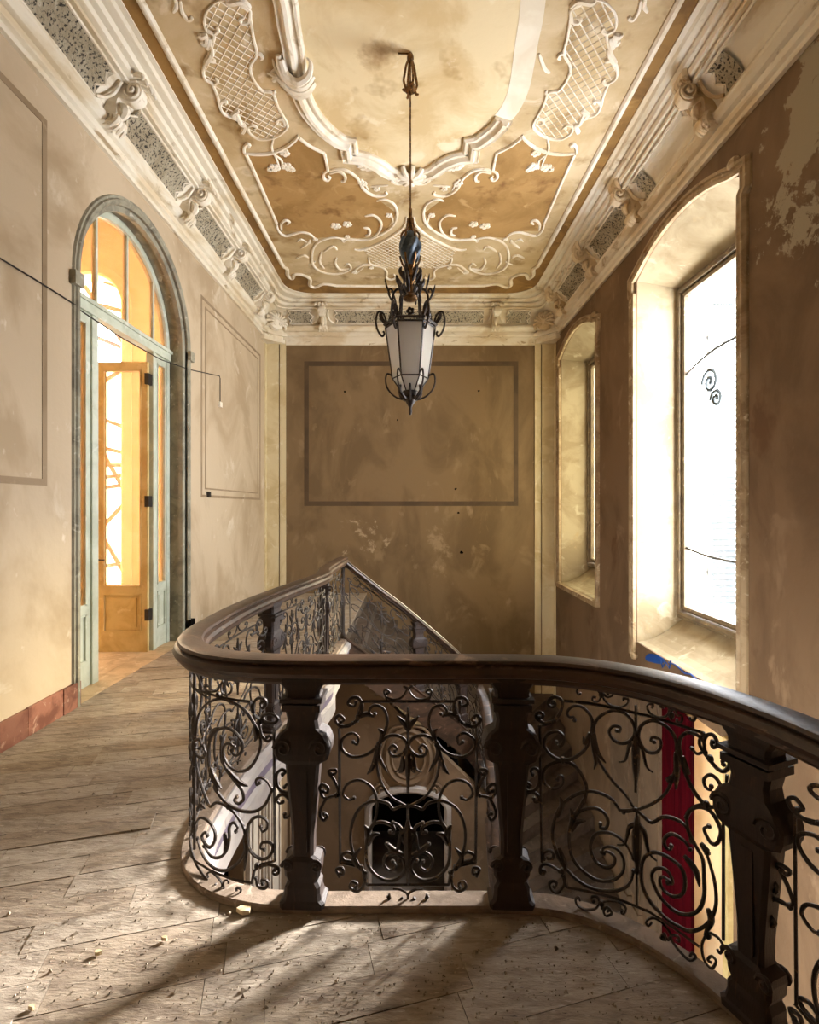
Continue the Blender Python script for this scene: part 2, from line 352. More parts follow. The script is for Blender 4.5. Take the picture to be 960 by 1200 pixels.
SUR = [(-.01, 0), (-.01, .035), (.015, .045), (.03, .03), (.05, .03), (.06, .05), (.085, .05), (.10, .02), (.10, 0)]
for (y0, y1, zs, zsp, zb, k) in WINS:
    win = empty('window_%d' % k, (XR + .5, (y0 + y1) / 2, zb), kind='structure')
    op = opening(y0, y1, zs, zsp)
    fy0, fy1, ft = y0 + .05, y1 - .06, 4.16
    inner = [(fy0, zb), (fy1, zb)] + [(fy1 + (fy0 - fy1) * i / 14, ft) for i in range(15)]
    rings = []
    nseg = 6
    for q in range(nseg + 1):
        t = q / nseg; r = []
        for i, (a, b2) in enumerate(zip(op, inner)):
            tt = t
            z = a[1] + (b2[1] - a[1]) * t
            if i < 2: z = a[1] + (b2[1] - a[1]) * (t ** 1.8)
            r.append((XR + .02 + .53 * t, a[0] + (b2[0] - a[0]) * t, z))
        rings.append(r)
    MB().loft(rings, caps=False).build('reveal', M['reveal'], win)
    # surround moulding with stepped ears at the spring of the arch
    tp = op[2:]
    bot = zs - (.16 if k < 2 else .02)
    path = [(y1, bot), (y1, zsp - .16), (y1 + .04, zsp - .12), (y1 + .04, zsp)] + tp[1:-1] + [(y0 - .04, zsp + .02), (y0 - .04, zsp - .12), (y0, zsp - .16), (y0, bot)]
    path = [(a, b2) for a, b2 in reversed(path)]
    sweep_plane(MB(), path, SUR, fr).build('surround_moulding', M['mould'], win)
    # corner cap pieces
    mb = MB(); mb.ball((XR - .03, y0 + .04, zsp + .13), .05, .07, .05).ball((XR - .03, y1 - .02, bot), .04, .06, .05).ball((XR - .03, y0 + .02, bot), .04, .06, .05)
    mb.build('moulding_terminal', M['mould'], win, smooth=True)
    if k == 2:
        MB().box(XR - .07, XR + .02, y0 - .1, y1 + .08, zs - .07, zs).build('window_sill', M['mould'], win)
    # casement frame
    X0 = XR + .50
    fx = lambda u, v, h: (X0 - h, u, v)
    rect = [(fy0 + .03, zb + .03), (fy0 + .03, ft - .03), (fy1 - .03, ft - .03), (fy1 - .03, zb + .03)]
    sweep_plane(MB(), rect, [(-.04, -.05), (-.04, .05), (-.01, .06), (.02, .03), (.04, .03), (.04, -.05)], fx, closed=True).build('outer_frame', M['winframe'], win)
    for s0, s1 in ((fy0 + .07, fy1 - .07),):
        r2 = [(s0 + .03, zb + .11), (s0 + .03, ft - .1), (s1 - .03, ft - .1), (s1 - .03, zb + .11)]
        ca = sweep_plane(MB(), r2, [(-.03, -.03), (-.03, .02), (.0, .03), (.03, .01), (.03, -.03)], fx, closed=True).build('casement', M['winframe'], win)
        MB().box(X0 + .012, X0 + .018, s0 + .03, s1 - .03, zb + .11, ft - .1).build('pane', M['glass' if k == 1 else 'glass_dim'], ca)
        if k == 1:   # curved leaded bars and etched scroll of the glazing
            cyy = (s0 + s1) / 2; hw = (s1 - s0) / 2 - .03
            MB().tube(cr([(X0 + .005, cyy + q * hw, 3.12 + .14 * (1 - q * q)) for q in (-1, -.6, -.3, 0, .3, .6, 1)]), .014).build('curved_glazing_bar', M['lead'], ca, smooth=True)
            MB().tube(cr([(X0 + .005, cyy + q * hw, 1.13 - .07 * (1 - q * q)) for q in (-1, -.6, -.3, 0, .3, .6, 1)]), .014).build('curved_glazing_bar', M['lead'], ca, smooth=True)
            for sc in (1, -1):
                for r0, dz, dy in ((.15, 0, .34), (.10, -.2, .22)):
                    me_ = MB().tube([(X0 + .008, cyy + sc * (dy + (r0 - r0 * .036 * i) * cos(i * .42)), 2.93 + dz + (r0 - r0 * .036 * i) * sin(i * .42)) for i in range(26)], .016, 5)
                    me_.build('etched_scroll', M['shutter'], ca)
# louvred shutters standing open outside window 2
for yy in (6.22,):
    sh = empty('louvred_shutter', (3.75, yy, .3), 'grey louvred shutter standing open outside the big bright window', 'shutter')
    MB().box(3.335, 3.56, yy - .01, yy + .01, .8, .84).build('hinge_arm', M['hinge'], sh); MB().box(3.335, 3.56, yy - .01, yy + .01, 3.6, 3.64).build('hinge_arm', M['hinge'], sh)
    MB().box(3.55, 3.60, yy - .02, yy + .02, .3, 4.1).box(4.05, 4.10, yy - .02, yy + .02, .3, 4.1).box(3.6, 4.05, yy - .02, yy + .02, .3, .38).box(3.6, 4.05, yy - .02, yy + .02, 2.1, 2.18).box(3.6, 4.05, yy - .02, yy + .02, 4.02, 4.1).build('stile_frame', M['shutter'], sh)
    zz = .42; sl = None
    while zz < 4.0:
        if not 2.05 < zz < 2.2:
            if sl is None:
                sl = MB().hexa([(3.6, yy - .03, zz), (4.05, yy - .03, zz), (4.05, yy + .03, zz + .04), (3.6, yy + .03, zz + .04)], [(3.6, yy - .03, zz + .012), (4.05, yy - .03, zz + .012), (4.05, yy + .03, zz + .052), (3.6, yy + .03, zz + .052)]).build('louvre', M['shutter'], sh)
                z0_ = zz
            else:
                c = sl.copy(); C.objects.link(c); c.location = sl.location + Vector((0, 0, zz - z0_))
        zz += .068
# ---- blue graffiti under the sill of the big window
g = MB()
def onR(px, py): Y = XR * F / (px - PX); return (Y, EYE + (PY - py) / F * Y)
blob = cr([onR(*p) for p in ((757, 770), (761, 766), (768, 767), (777, 771), (779, 776), (773, 778), (764, 776), (758, 774))], 3, True)
g.prism(blob, lambda u, v: (XR - .001, u, v), lambda u, v: (XR - .006, u, v))
for st in (((775, 771), (777, 782), (781, 776), (785, 783), (787, 774)), ((784, 776), (792, 779), (800, 786)), ((797, 783), (803, 789), (810, 790), (818, 797))):
    g.tube([(XR - .004, *onR(*p)) for p in st], .008, 5)
g.build('graffiti', M['blue'], wall_right, label='blue sprayed scrawl under the big window')

# ---- corner pilasters
t1 = MB()
for s in (-1, 1):
    a, b2 = sorted((s * XR, s * 2.44)); t1.box(a, b2, YB - .03, YB, ZL, 4.72)
    a, b2 = sorted((s * 2.42, s * 2.31)); t1.box(a, b2, YB - .022, YB, ZL, 4.72)
    a, b2 = sorted((s * XR, s * (XR - .02))); t1.box(a, b2, YB - .10, YB, ZL, 4.72)
t1.build('trim_1', M['pil'], kind='structure')
# architrave band on the back wall
MB().box(-2.31, 2.31, YB - .02, YB, 4.60, 4.74).build('trim_2', M['cornice'], kind='structure')

# ================================================================ CORNICE
PROF = [(0, 4.70), (.035, 4.70), (.035, 4.745), (.02, 4.75), (.055, 4.77), (.055, 4.83), (.04, 4.835), (.085, 4.85), (.125, 4.89), (.125, 4.92), (.07, 4.93),
        (.075, 4.97), (.11, 5.035), (.155, 5.09), (.21, 5.14), (.27, 5.17), (.31, 5.165), (.31, 5.195), (.285, 5.205), (.345, 5.215), (.36, 5.25), (.335, 5.262), (.40, 5.268), (.42, 5.30), (.40, 5.312), (.48, 5.316), (.50, 5.335), (.545, 5.335), (.545, 5.349)]
def ring(o, z, nc=8):
    R = max(0, (o - .2)) * 1.25
    x0, x1, y0, y1 = XL + o, XR - o, YF + o, YB - o; out = []
    for cx, cy, a0 in ((x1 - R, y1 - R, 0), (x0 + R, y1 - R, pi / 2), (x0 + R, y0 + R, pi), (x1 - R, y0 + R, 3 * pi / 2)):
        for i in range(nc + 1):
            a = a0 + pi / 2 * i / nc; out.append((cx + R * cos(a), cy + R * sin(a), z))
    return out
cornice = empty('trim_3', (0, 9, 4.7), kind='structure')
def cpart(i0, i1, name, m):
    mb = MB(); rs = [ring(o, z) for o, z in PROF[i0:i1]]
    mb.loft(rs, caps=False); return mb.build(name, m, cornice, smooth=False)
cpart(0, 11, 'lower_moulding', M['cornice']); cpart(10, 16, 'frieze', M['cornice']); cpart(15, len(PROF), 'upper_moulding', M['cornice'])
# frieze panel built along local y (0..L), o = +x from the wall
def frieze_panel(L, place, stip=True, frag=False):
    pr = [(.092, 4.965), (.125, 5.02), (.168, 5.072), (.222, 5.118), (.268, 5.145)]
    f = MB(); pth = [(0, 0), (L, 0), (L, 1), (0, 1)]
    def at(y, t, lift=0):
        q = t * (len(pr) - 1); i = min(int(q), len(pr) - 2); u = q - i
        o = pr[i][0] + (pr[i + 1][0] - pr[i][0]) * u; z = pr[i][1] + (pr[i + 1][1] - pr[i][1]) * u
        return place(y, o + lift * .7, z - lift * .7)
    loop = [at(L * k / 10, 0) for k in range(11)] + [at(L - .04, .25), at(L + .03, .5), at(L - .04, .75)] + [at(L * k / 10, 1) for k in range(10, -1, -1)] + [at(.04, .75), at(-.03, .5), at(.04, .25)]
    f.tube(loop, .012, 5, closed=True)
    fo = f.build('frieze_panel', M['stucco'], cornice, smooth=True)
    if stip:
        g = MB(); n = 8
        spans = [(0, L)] if not frag else [(L - .22, L - .02)]
        for a, b2 in spans:
            g.loft([[at(a + (b2 - a) * i / n, t, .004) for i in range(n + 1)] for t in (.0, .25, .5, .75, 1)], closed=False)
            bb = g.build('stippled_ground', M['stip'], fo)
    return fo
# scroll bracket in local frame: x out from wall, y along, z up (z absolute)
def bracket():
    root = MB()
    body = cr([(.07, 4.84), (.12, 4.85), (.17, 4.89), (.19, 4.95), (.19, 5.02), (.21, 5.07), (.25, 5.06), (.30, 5.03), (.36, 5.04), (.40, 5.09), (.40, 5.15), (.36, 5.20), (.30, 5.21), (.27, 5.20)], 3)
    poly = body + [(.22, 5.17), (.14, 5.10), (.09, 5.02), (.06, 4.93)]
    root.prism(poly, lambda u, v: (u, -.045, v), lambda u, v: (u, .045, v))
    o = root.build('scroll_bracket', M['stucco'], cornice, origin=(0, 0, 0), smooth=True)
    W[o] = Vector((0, 0, 0)); o.location = -W[cornice]
    for s in (-1, 1):
        v = MB(); sp = [(.335 + (.085 - .0031 * i) * cos(i * .48 + 1.2), s * (.046 + .0012 * i), 5.118 + (.085 - .0031 * i) * sin(i * .48 + 1.2)) for i in range(26)]
        v.tube(sp, .013, 5); v.build('volute', M['stucco'], o, smooth=True)
        v = MB(); sp = [(.13 + (.045 - .002 * i) * cos(-i * .5 - 1), s * .048, 4.90 + (.045 - .002 * i) * sin(-i * .5 - 1)) for i in range(20)]
        v.tube(sp, .010, 5); v.build('small_volute', M['stucco'], o, smooth=True)
    v = MB(); v.ball((.335, 0, 5.118), .03, .075, .03); v.build('volute_eye', M['stucco'], o, smooth=True)
    for s in (-1, -.35, .35, 1):
        l = MB().tube(cr([(.14, s * .03, 4.94), (.20, s * .045, 4.90), (.20, s * .06, 4.85), (.15, s * .075, 4.80)], 4), .020, 6, rad=lambda t: .35 + .9 * sin(pi * t)); l.build('acanthus_leaf', M['stucco'], o, smooth=True)
        l = MB().tube(cr([(.27, s * .03, 5.20), (.36, s * .06, 5.235), (.43, s * .09, 5.21), (.45, s * .11, 5.16)], 4), .020, 6, rad=lambda t: .35 + .9 * sin(pi * t)); l.build('acanthus_leaf', M['stucco'], o, smooth=True)
    l = MB().tube(cr([(.20, 0, 5.05), (.24, 0, 5.0), (.24, 0, 4.95), (.20, 0, 4.90)], 4), .03, 6, rad=lambda t: .3 + .9 * sin(pi * t)); l.build('acanthus_leaf', M['stucco'], o, smooth=True)
    # curved side ribs framing the ground behind
    for s in (-1, 1):
        r = MB()
        r.tube(cr([(.10, s * .17, 4.985), (.14, s * .12, 5.01), (.19, s * .09, 5.06), (.23, s * .085, 5.12), (.27, s * .11, 5.15)]), .016, 5)
        r.build('side_rib', M['stucco'], o, smooth=True)
    return o
B0 = bracket(); first = True
def put_bracket(x, y, rz, m=None):
    global first
    if first: o = B0; first = False
    else: o = copy_tree(B0, cornice)
    o.location = Vector((x, y, 0)) - W[cornice]; o.rotation_euler = (0, 0, rz)
    if m:
        for q in [o] + list(o.children):
            q.data = m[q.name.split('.')[0]]
    return o
LY = [1.55, 3.0, 4.45, 5.90, 7.28, 8.72]
alt = {}
for y in LY: put_bracket(XL, y, 0)
bx_r = []
for y in LY:
    if not alt:
        o = put_bracket(XR, y, pi)
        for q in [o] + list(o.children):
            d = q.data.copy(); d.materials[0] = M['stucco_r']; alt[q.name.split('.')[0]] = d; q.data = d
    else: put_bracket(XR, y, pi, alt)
for x in (-1.59, 1.55): put_bracket(x, YB, -pi / 2)
ys = [.1] + LY
for i in range(len(ys) - 1):
    a = ys[i] + .20; L = ys[i + 1] - .20 - a
    frieze_panel(L, lambda y, o, z, a=a: (XL + o, a + y, z))
    frieze_panel(L, lambda y, o, z, a=a, L=L: (XR - o, a + L - y, z) if False else (XR - o, a + y, z), stip=True, frag=(i < 4 and i != 0)) if i < 4 else frieze_panel(L, lambda y, o, z, a=a: (XR - o, a + y, z))
frieze_panel(2.7, lambda y, o, z: (-1.37 + y, YB - o, z)); frieze_panel(.42, lambda y, o, z: (-2.22 + y, YB - o, z)); frieze_panel(.42, lambda y, o, z: (1.76 + y, YB - o, z))
# corner shells
for s in (-1, 1):
    c = Vector((s * (XR - .24), YB - .24, 4.93)); sh = MB()
    ax = Vector((-s, -1, 0)).normalized(); side = Vector((ax.y, -ax.x, 0))
    for k in range(11):
        a = pi * (k - 5) / 10 * 1.25; d = side * sin(a) + Vector((0, 0, 1)) * cos(a)
        pts = [c + d * r + ax * h for r, h in ((.02, .03), (.07, .085), (.13, .10), (.175, .07), (.19, .03))]
        sh.tube(pts, .024, 6, rad=lambda t: .35 + .9 * t)
    sh.loft([[c + ax * h + (side * sin(2 * pi * i / 14) + Vector((0, 0, 1)) * cos(2 * pi * i / 14)) * r + Vector((0, 0, .03)) for i in range(14)] for r, h in ((.16, -.03), (.15, .05), (.06, .07))])
    so = sh.build('corner_shell', M['stucco'] if s < 0 else M['stucco_r'], cornice, smooth=True)
    v = MB()
    for q in (-1, 1):
        cc = c + side * q * .06 + ax * .08 + Vector((0, 0, -.03))
        v.tube([cc + side * q * (.04 - .0018 * i) * cos(i * .5) + Vector((0, 0, 1)) * (.04 - .0018 * i) * sin(i * .5) for i in range(20)], .012, 5)
    v.build('shell_volute', M['stucco'] if s < 0 else M['stucco_r'], so, smooth=True)
    # moulded cap on the pilaster
    cp = MB()
    for (o1, z0, z1) in ((.30, 4.62, 4.68), (.26, 4.68, 4.74), (.34, 4.74, 4.80), (.29, 4.80, 4.86), (.36, 4.86, 4.90)):
        xa, xb = sorted((s * XR, s * (XR - o1)))
        n = 6; poly = [(s * XR, YB), (s * (XR - o1 - .06), YB), (s * (XR - o1 - .06), YB - .07), (s * (XR - .07 - o1 * .4), YB - .07 - o1 * .4), (s * (XR - .07), YB - o1 - .06), (s * XR, YB - o1 - .06)]
        cp.prism(poly, lambda u, v, z=z0: (u, v, z), lambda u, v, z=z1: (u, v, z))
    cp.build('pilaster_cap', M['cornice'], cornice)

# ================================================================ CEILING
ceil = MB().box(XL, XR, YF, YB, ZC, ZC + .2).build('ceiling', M['ceil'], kind='structure')
def cpt(px, py):
    Y = (ZC - EYE) * F / (PY - py); return ((px - PX) / F * Y, Y)
A1 = lambda p: cpt(180 + p[0] / 4.8, p[1] / 4.8)
A2 = lambda p: cpt(280 + p[0] / 4.8, 160 + p[1] / 4.8)
def mir(p): return (-p[0], p[1])
def slab(poly, z0, z1, name, m, parent=ceil):
    return MB().prism(poly, lambda u, v: (u, v, z0), lambda u, v: (u, v, z1)).build(name, m, parent)
# brown outer band
x_ = 1.99; yb_ = 8.78
bm_ = [(-x_, .1)] + [A2(p) for p in ((0, 270), (250, 730), (272, 745), (275, 780), (300, 797), (318, 772), (365, 778), (400, 800), (400, 835), (430, 845), (480, 827), (550, 837))]
bpath = bm_ + [(0, A2((960, 840))[1])]
full = bpath + [mir(p) for p in reversed(bpath[:-1])]
full = cr(full[:2], 1)[:0] + full
outer = [(XL + .5, .1), (XL + .5, YB - .62), (XL + .62, YB - .5), (XR - .62, YB - .5), (XR - .5, YB - .62), (XR - .5, .1)]
for s in (-1, 1):
    half = [(p[0] * -s if False else (p[0] if s < 0 else -p[0]), p[1]) for p in bpath]
    poly = [(s * 2.18, .1), (s * 2.18, YB - .52), (0, YB - .52)] + list(reversed(half))
    slab(poly, ZC - .004, ZC + .01, 'umber_band', M['band'])
OM = [(-.028, 0), (-.03, .012), (-.012, .03), (.006, .03), (.014, .016), (.03, .014), (.034, 0)]
fc = lambda u, v, h: (u, v, ZC - h)
mb = MB(); sm = bm_[:2] + cr(bm_[2:], 4) + [bpath[-1]] + [mir(p) for p in reversed(bm_[:2] + cr(bm_[2:], 4))]
sweep_plane(mb, sm, OM, fc).build('border_moulding', M['stucco'], ceil, smooth=True)
# oval moulding
ov = [cpt(*p) for p in ((336, 0), (338, 18), (340, 31), (344, 52), (347.5, 75), (353, 104), (363, 127), (380, 148), (399, 163), (409, 166))]
ov2 = [cpt(*p) for p in ((411, 181), (426, 183), (442, 190), (455, 199), (468, 203.5), (474, 204))]
near = [(a, 7.5 - b) for a, b in reversed(ov)]; near2 = [(a, 7.5 - b) for a, b in reversed(ov2)]
def band_path(cut=False):
    far = cr(ov, 4) + cr(ov2, 4)
    return far
BP = [(-.085, 0), (-.09, .03), (-.07, .05), (-.05, .05), (-.045, .03), (-.02, .035), (0, .075), (.03, .08), (.05, .05), (.055, .03), (.075, .03), (.09, .045), (.10, .02), (.10, 0)]
leftp = cr(near2, 4) + cr(near, 4) + cr(ov, 4)[1:] + cr(ov2, 4)
sweep_plane(MB(), leftp, BP, fc).build('oval_moulding', M['stucco'], ceil, smooth=True)
cut = 372
farR = [mir(p) for p in (cr([cpt(372, 138)] + ov[7:], 4) + cr(ov2, 4))]
sweep_plane(MB(), list(reversed(farR)), BP, fc).build('oval_moulding', M['stucco'], ceil, smooth=True, label='right-hand stretch of the white oval moulding, broken off short')
# bare plaster track where the moulding has fallen
tr_ = [mir(p) for p in cr(near, 4) + cr(ov[:7] + [cpt(372, 138)], 4)]
sweep_plane(MB(), tr_, [(-.085, 0), (-.085, .006), (.10, .006), (.10, 0)], fc).build('bare_plaster_track', mat('fresh_white_plaster', srgb(232, 222, 200), srgb(222, 208, 182), scale=2, bump=.05), ceil, label='flat white track where the moulding fell off')
# inner pale field
inn = cr(near2, 2) + cr(near, 3) + cr(ov, 3)[1:] + cr(ov2, 2)
innp = inn + [mir(p) for p in reversed(inn)]
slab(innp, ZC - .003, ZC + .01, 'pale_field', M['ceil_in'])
# clasps and leaves on the band
def leafm(mb, pts, r, n=6):
    mb.tube(cr([(x, y, ZC - .015) for x, y in pts], 4), r, n, rad=lambda t: .3 + .9 * sin(pi * min(1, t * .9 + .1)))
for s in (1, -1):
    if s == 1:
        zz = lambda h: ZC - h
        def frond(pts, r):
            MB().tube(cr([(*A1(p[:2]), zz(p[2])) for p in pts], 5), r, 6, rad=lambda t: .3 + 1.0 * sin(pi * min(1, .2 + t * .85)), flat=1).build('clasp_leaf', M['stucco'], ceil, smooth=True)
        for pts, r in ((((715, 300, .05), (745, 355, .09), (810, 385, .12), (870, 360, .10), (885, 310, .07), (860, 290, .05)), .026), (((700, 290, .03), (725, 360, .08), (800, 410, .12), (890, 380, .08)), .024),
                       (((905, 435, .04), (850, 450, .10), (770, 440, .10), (690, 400, .05), (640, 400, .02)), .026), (((900, 400, .04), (840, 420, .11), (760, 400, .10), (690, 360, .04), (670, 320, .02)), .024),
                       (((905, 445, .04), (860, 470, .09), (800, 475, .10), (740, 450, .05), (715, 470, .02)), .024), (((880, 460, .05), (830, 480, .09), (780, 480, .08), (750, 510, .03)), .022), (((850, 470, .06), (810, 490, .08), (785, 510, .04), (770, 525, .02)), .018), (((700, 390, .05), (680, 420, .04), (670, 445, .02)), .018)):
            frond(pts, r)
mb = MB(); cc = cpt(481, 203)
for k in range(9):
    a = 2 * pi * k / 9; mb.tube(cr([(cc[0] + .03 * cos(a), cc[1] + .03 * sin(a), ZC - .07), (cc[0] + .12 * cos(a), cc[1] + .11 * sin(a), ZC - .06), (cc[0] + .17 * cos(a), cc[1] + .15 * sin(a), ZC - .01)], 3), .03, 6)
for s in (-1, 1): mb.tube([(s * (.12 + (.09 - .003 * i) * cos(i * .45)), cc[1] + .02 + (.09 - .003 * i) * sin(i * .45), ZC - .05) for i in range(24)], .024, 6)
mb.build('centre_cartouche', M['stucco'], ceil, smooth=True)
# strokes on both sides
def strokes(conv, lst, r, name, m=None, k=4):
    tp_ = (lambda t: 1) if 'straight' in name else (lambda t: .55 + .6 * sin(pi * t) ** .5)
    for st in lst:
        pts = [conv(p) for p in st]
        for sgn in (1, -1):
            q = [(sgn * x, y, ZC - .006) for x, y in cr(pts, k)]
            MB().tube(q, r, 6, rad=tp_).build(name, M['stucco'], ceil, smooth=True)
lat1 = [(350, 10), (300, 60), (285, 120), (300, 170), (340, 190), (330, 250), (300, 330), (280, 390), (290, 440), (330, 470), (360, 540), (375, 600), (400, 640), (470, 670), (520, 710), (545, 750), (600, 780), (680, 770), (740, 730), (750, 690), (700, 600), (670, 520), (610, 505), (560, 440), (545, 370), (580, 300), (560, 200), (545, 100), (540, 50), (480, 10), (400, -5)]
lat2 = [(955, 470), (930, 510), (850, 575), (760, 615), (700, 635), (740, 690), (760, 715), (830, 740), (880, 740), (960, 740)]
strokes(A1, [lat1 + [lat1[0]]], .013, 'scroll_moulding')
strokes(A1, [((580, 300), (600, 300), (612, 320), (600, 330)), ((740, 705), (725, 668), (700, 670), (695, 690), (715, 695)), ((545, 752), (530, 715), (555, 700), (580, 712), (565, 722)), ((545, 55), (535, 115), (500, 125), (488, 105), (510, 95)),
             ((300, 165), (340, 185), (365, 165), (350, 150)), ((300, 445), (340, 470), (360, 450), (345, 435)), ((375, 600), (380, 570), (410, 565), (405, 585)), ((660, 520), (680, 520), (680, 505))], .014, 'scroll_moulding')
strokes(A1, [((300, 190), (270, 200), (255, 185)), ((300, 200), (290, 240), (265, 225)), ((320, 210), (310, 250), (300, 270)), ((330, 270), (320, 310), (295, 340)), ((350, 340), (310, 330), (290, 360)), ((470, 670), (450, 640), (480, 620)), ((520, 700), (490, 690), (470, 640)), ((510, 720), (500, 740), (520, 700)), ((540, 50), (510, 20), (480, 15)), ((400, 0), (430, 10), (500, 0), (545, 40))], .022, 'acanthus_leaf')
strokes(A1, [((120, -20), (130, 30), (110, 65)), ((150, 0), (160, 60), (190, 105), (215, 100), (205, 90)), ((660, 405), (690, 380), (720, 300))], .014, 'scroll_moulding')
def inside(p, poly):
    c = False; j = len(poly) - 1
    for i in range(len(poly)):
        a, b2 = poly[i], poly[j]
        if (a[1] > p[1]) != (b2[1] > p[1]) and p[0] < (b2[0] - a[0]) * (p[1] - a[1]) / (b2[1] - a[1]) + a[0]: c = not c
        j = i
    return c
def lattice(poly, step, name, ang):
    for sgn in (1, -1):
        pl = [(sgn * x, y) for x, y in poly]; mb = MB()
        cx = sum(p[0] for p in pl) / len(pl); cy = sum(p[1] for p in pl) / len(pl)
        for th in (ang, ang + pi / 2):
            th = th * sgn
            d = (cos(th), sin(th)); n = (-d[1], d[0])
            for k in range(-25, 26):
                run = None
                for q in range(-110, 111):
                    p = (cx + n[0] * k * step + d[0] * q * .012, cy + n[1] * k * step + d[1] * q * .012)
                    if inside(p, pl):
                        if run is None: run = [p, p]
                        run[1] = p
                    elif run:
                        if hypot(run[1][0] - run[0][0], run[1][1] - run[0][1]) > .02: mb.tube([(run[0][0], run[0][1], ZC - .003), (run[1][0], run[1][1], ZC - .003)], .0055, 4)
                        run = None
        slab(pl, ZC - .002, ZC + .01, 'lattice_ground', M['ceil'])
        mb.build(name, M['stucco'], ceil)
lattice([A1(p) for p in lat1], .062, 'lattice', radians(40))
lattice([A2(p) for p in lat2], .062, 'lattice', radians(45))
field = [(45, 95), (210, 480), (230, 530), (330, 530), (440, 570), (520, 562), (690, 572), (830, 530), (885, 430), (780, 350), (700, 290), (650, 215), (500, 188), (480, 90), (340, 10), (260, 60), (180, 92)]
for s in (1, -1): slab([(s * x, y) for x, y in (A2(p) for p in field)], ZC - .0025, ZC + .01, 'brown_field', M['ceil_dk'])
strokes(A2, [((38, 92), (120, 270), (212, 485))], .02, 'straight_moulding')
strokes(A2, [((340, 5), (400, 50), (480, 90)), ((480, 90), (492, 140), (500, 188))], .018, 'straight_moulding')
strokes(A2, [((40, 92), (100, 97), (180, 90), (260, 60), (320, 15), (335, -10)), ((30, 95), (30, 60), (48, 38), (60, 45), (55, 60)), ((500, 190), (478, 205), (478, 232), (500, 242), (512, 228), (500, 218))], .017, 'scroll_moulding')
strokes(A2, [((500, 195), (540, 180), (600, 185), (650, 215), (680, 250), (700, 290), (750, 325), (800, 330), (832, 322), (825, 308)), ((510, 205), (560, 192), (595, 215), (595, 245), (575, 250)), ((775, 360), (820, 350), (870, 375), (890, 420), (880, 480), (830, 530), (750, 570), (690, 580), (610, 575), (590, 590), (580, 575)),
             ((600, 578), (530, 565), (450, 590), (415, 640), (415, 710), (450, 750), (520, 770), (580, 765), (630, 740), (615, 712), (595, 725)), ((710, 445), (760, 440), (800, 480), (790, 530), (760, 560)), ((700, 510), (730, 515), (735, 545), (712, 555)),
             ((212, 490), (225, 530), (260, 555), (310, 545), (350, 535), (400, 545), (440, 585)), ((240, 525), (238, 490), (262, 467), (285, 478), (270, 492)), ((480, 645), (530, 615), (552, 635)), ((550, 680), (543, 710), (570, 745), (620, 740)), ((465, 650), (455, 700), (480, 740)), ((325, 682), (365, 665), (392, 680)),
             ((945, 450), (930, 500), (860, 560), (760, 612), (690, 635), (650, 632)), ((730, 680), (742, 715), (810, 735), (832, 760), (830, 790), (855, 802), (882, 792), (872, 772)), ((745, 718), (690, 722), (640, 760)), ((700, 735), (660, 770)), ((350, 625), (385, 600), (400, 580))], .017, 'scroll_moulding')
strokes(A2, [((200, -10), (185, 60), (210, 120), (232, 180)), ((185, 90), (240, 130), (242, 180)), ((330, 590), (350, 575), (395, 600)), ((670, 265), (690, 240), (730, 300)), ((740, 280), (790, 275), (840, 272)), ((390, 720), (410, 712), (430, 700)), ((830, 430), (860, 450), (870, 500))], .011, 'tendril')
# flowers and rosettes
def flower(c, r, name='rosette'):
    for sgn in (1, -1):
        mb = MB(); x, y = sgn * c[0], c[1]
        for k in range(5):
            a = 2 * pi * k / 5 + .4; mb.ball((x + r * .55 * cos(a), y + r * .55 * sin(a), ZC - .006), r * .45, r * .45, .02, 6, 4)
        mb.ball((x, y, ZC - .014), r * .3, r * .3, .02, 6, 4)
        mb.build(name, M['stucco'], ceil, smooth=True)
for p, r in (((200, 172), .07), ((270, 165), .07), ((258, 88), .06), ((545, 500), .08), ((610, 490), .07), ((300, 182), .04), ((175, 180), .04), ((610, 560), .04), ((430, 575), .04), ((650, 760), .05), ((395, 592), .03), ((845, 440), .05), ((920, 715), .10), ((700, 262), .05), ((775, 290), .045), ((745, 735), .04)): flower(A2(p), r)
# garland under the band
for sgn in (1, -1):
    mb = MB()
    for i in range(13):
        t = i / 12; p = A2((660 + 250 * t, 142 + 105 * t + 14 * sin(3 * pi * t)))
        mb.ball((sgn * p[0], p[1], ZC - .008), .03 + .012 * (i % 3), .028, .022, 6, 4)
    mb.build('garland', M['stucco'], ceil, smooth=True)
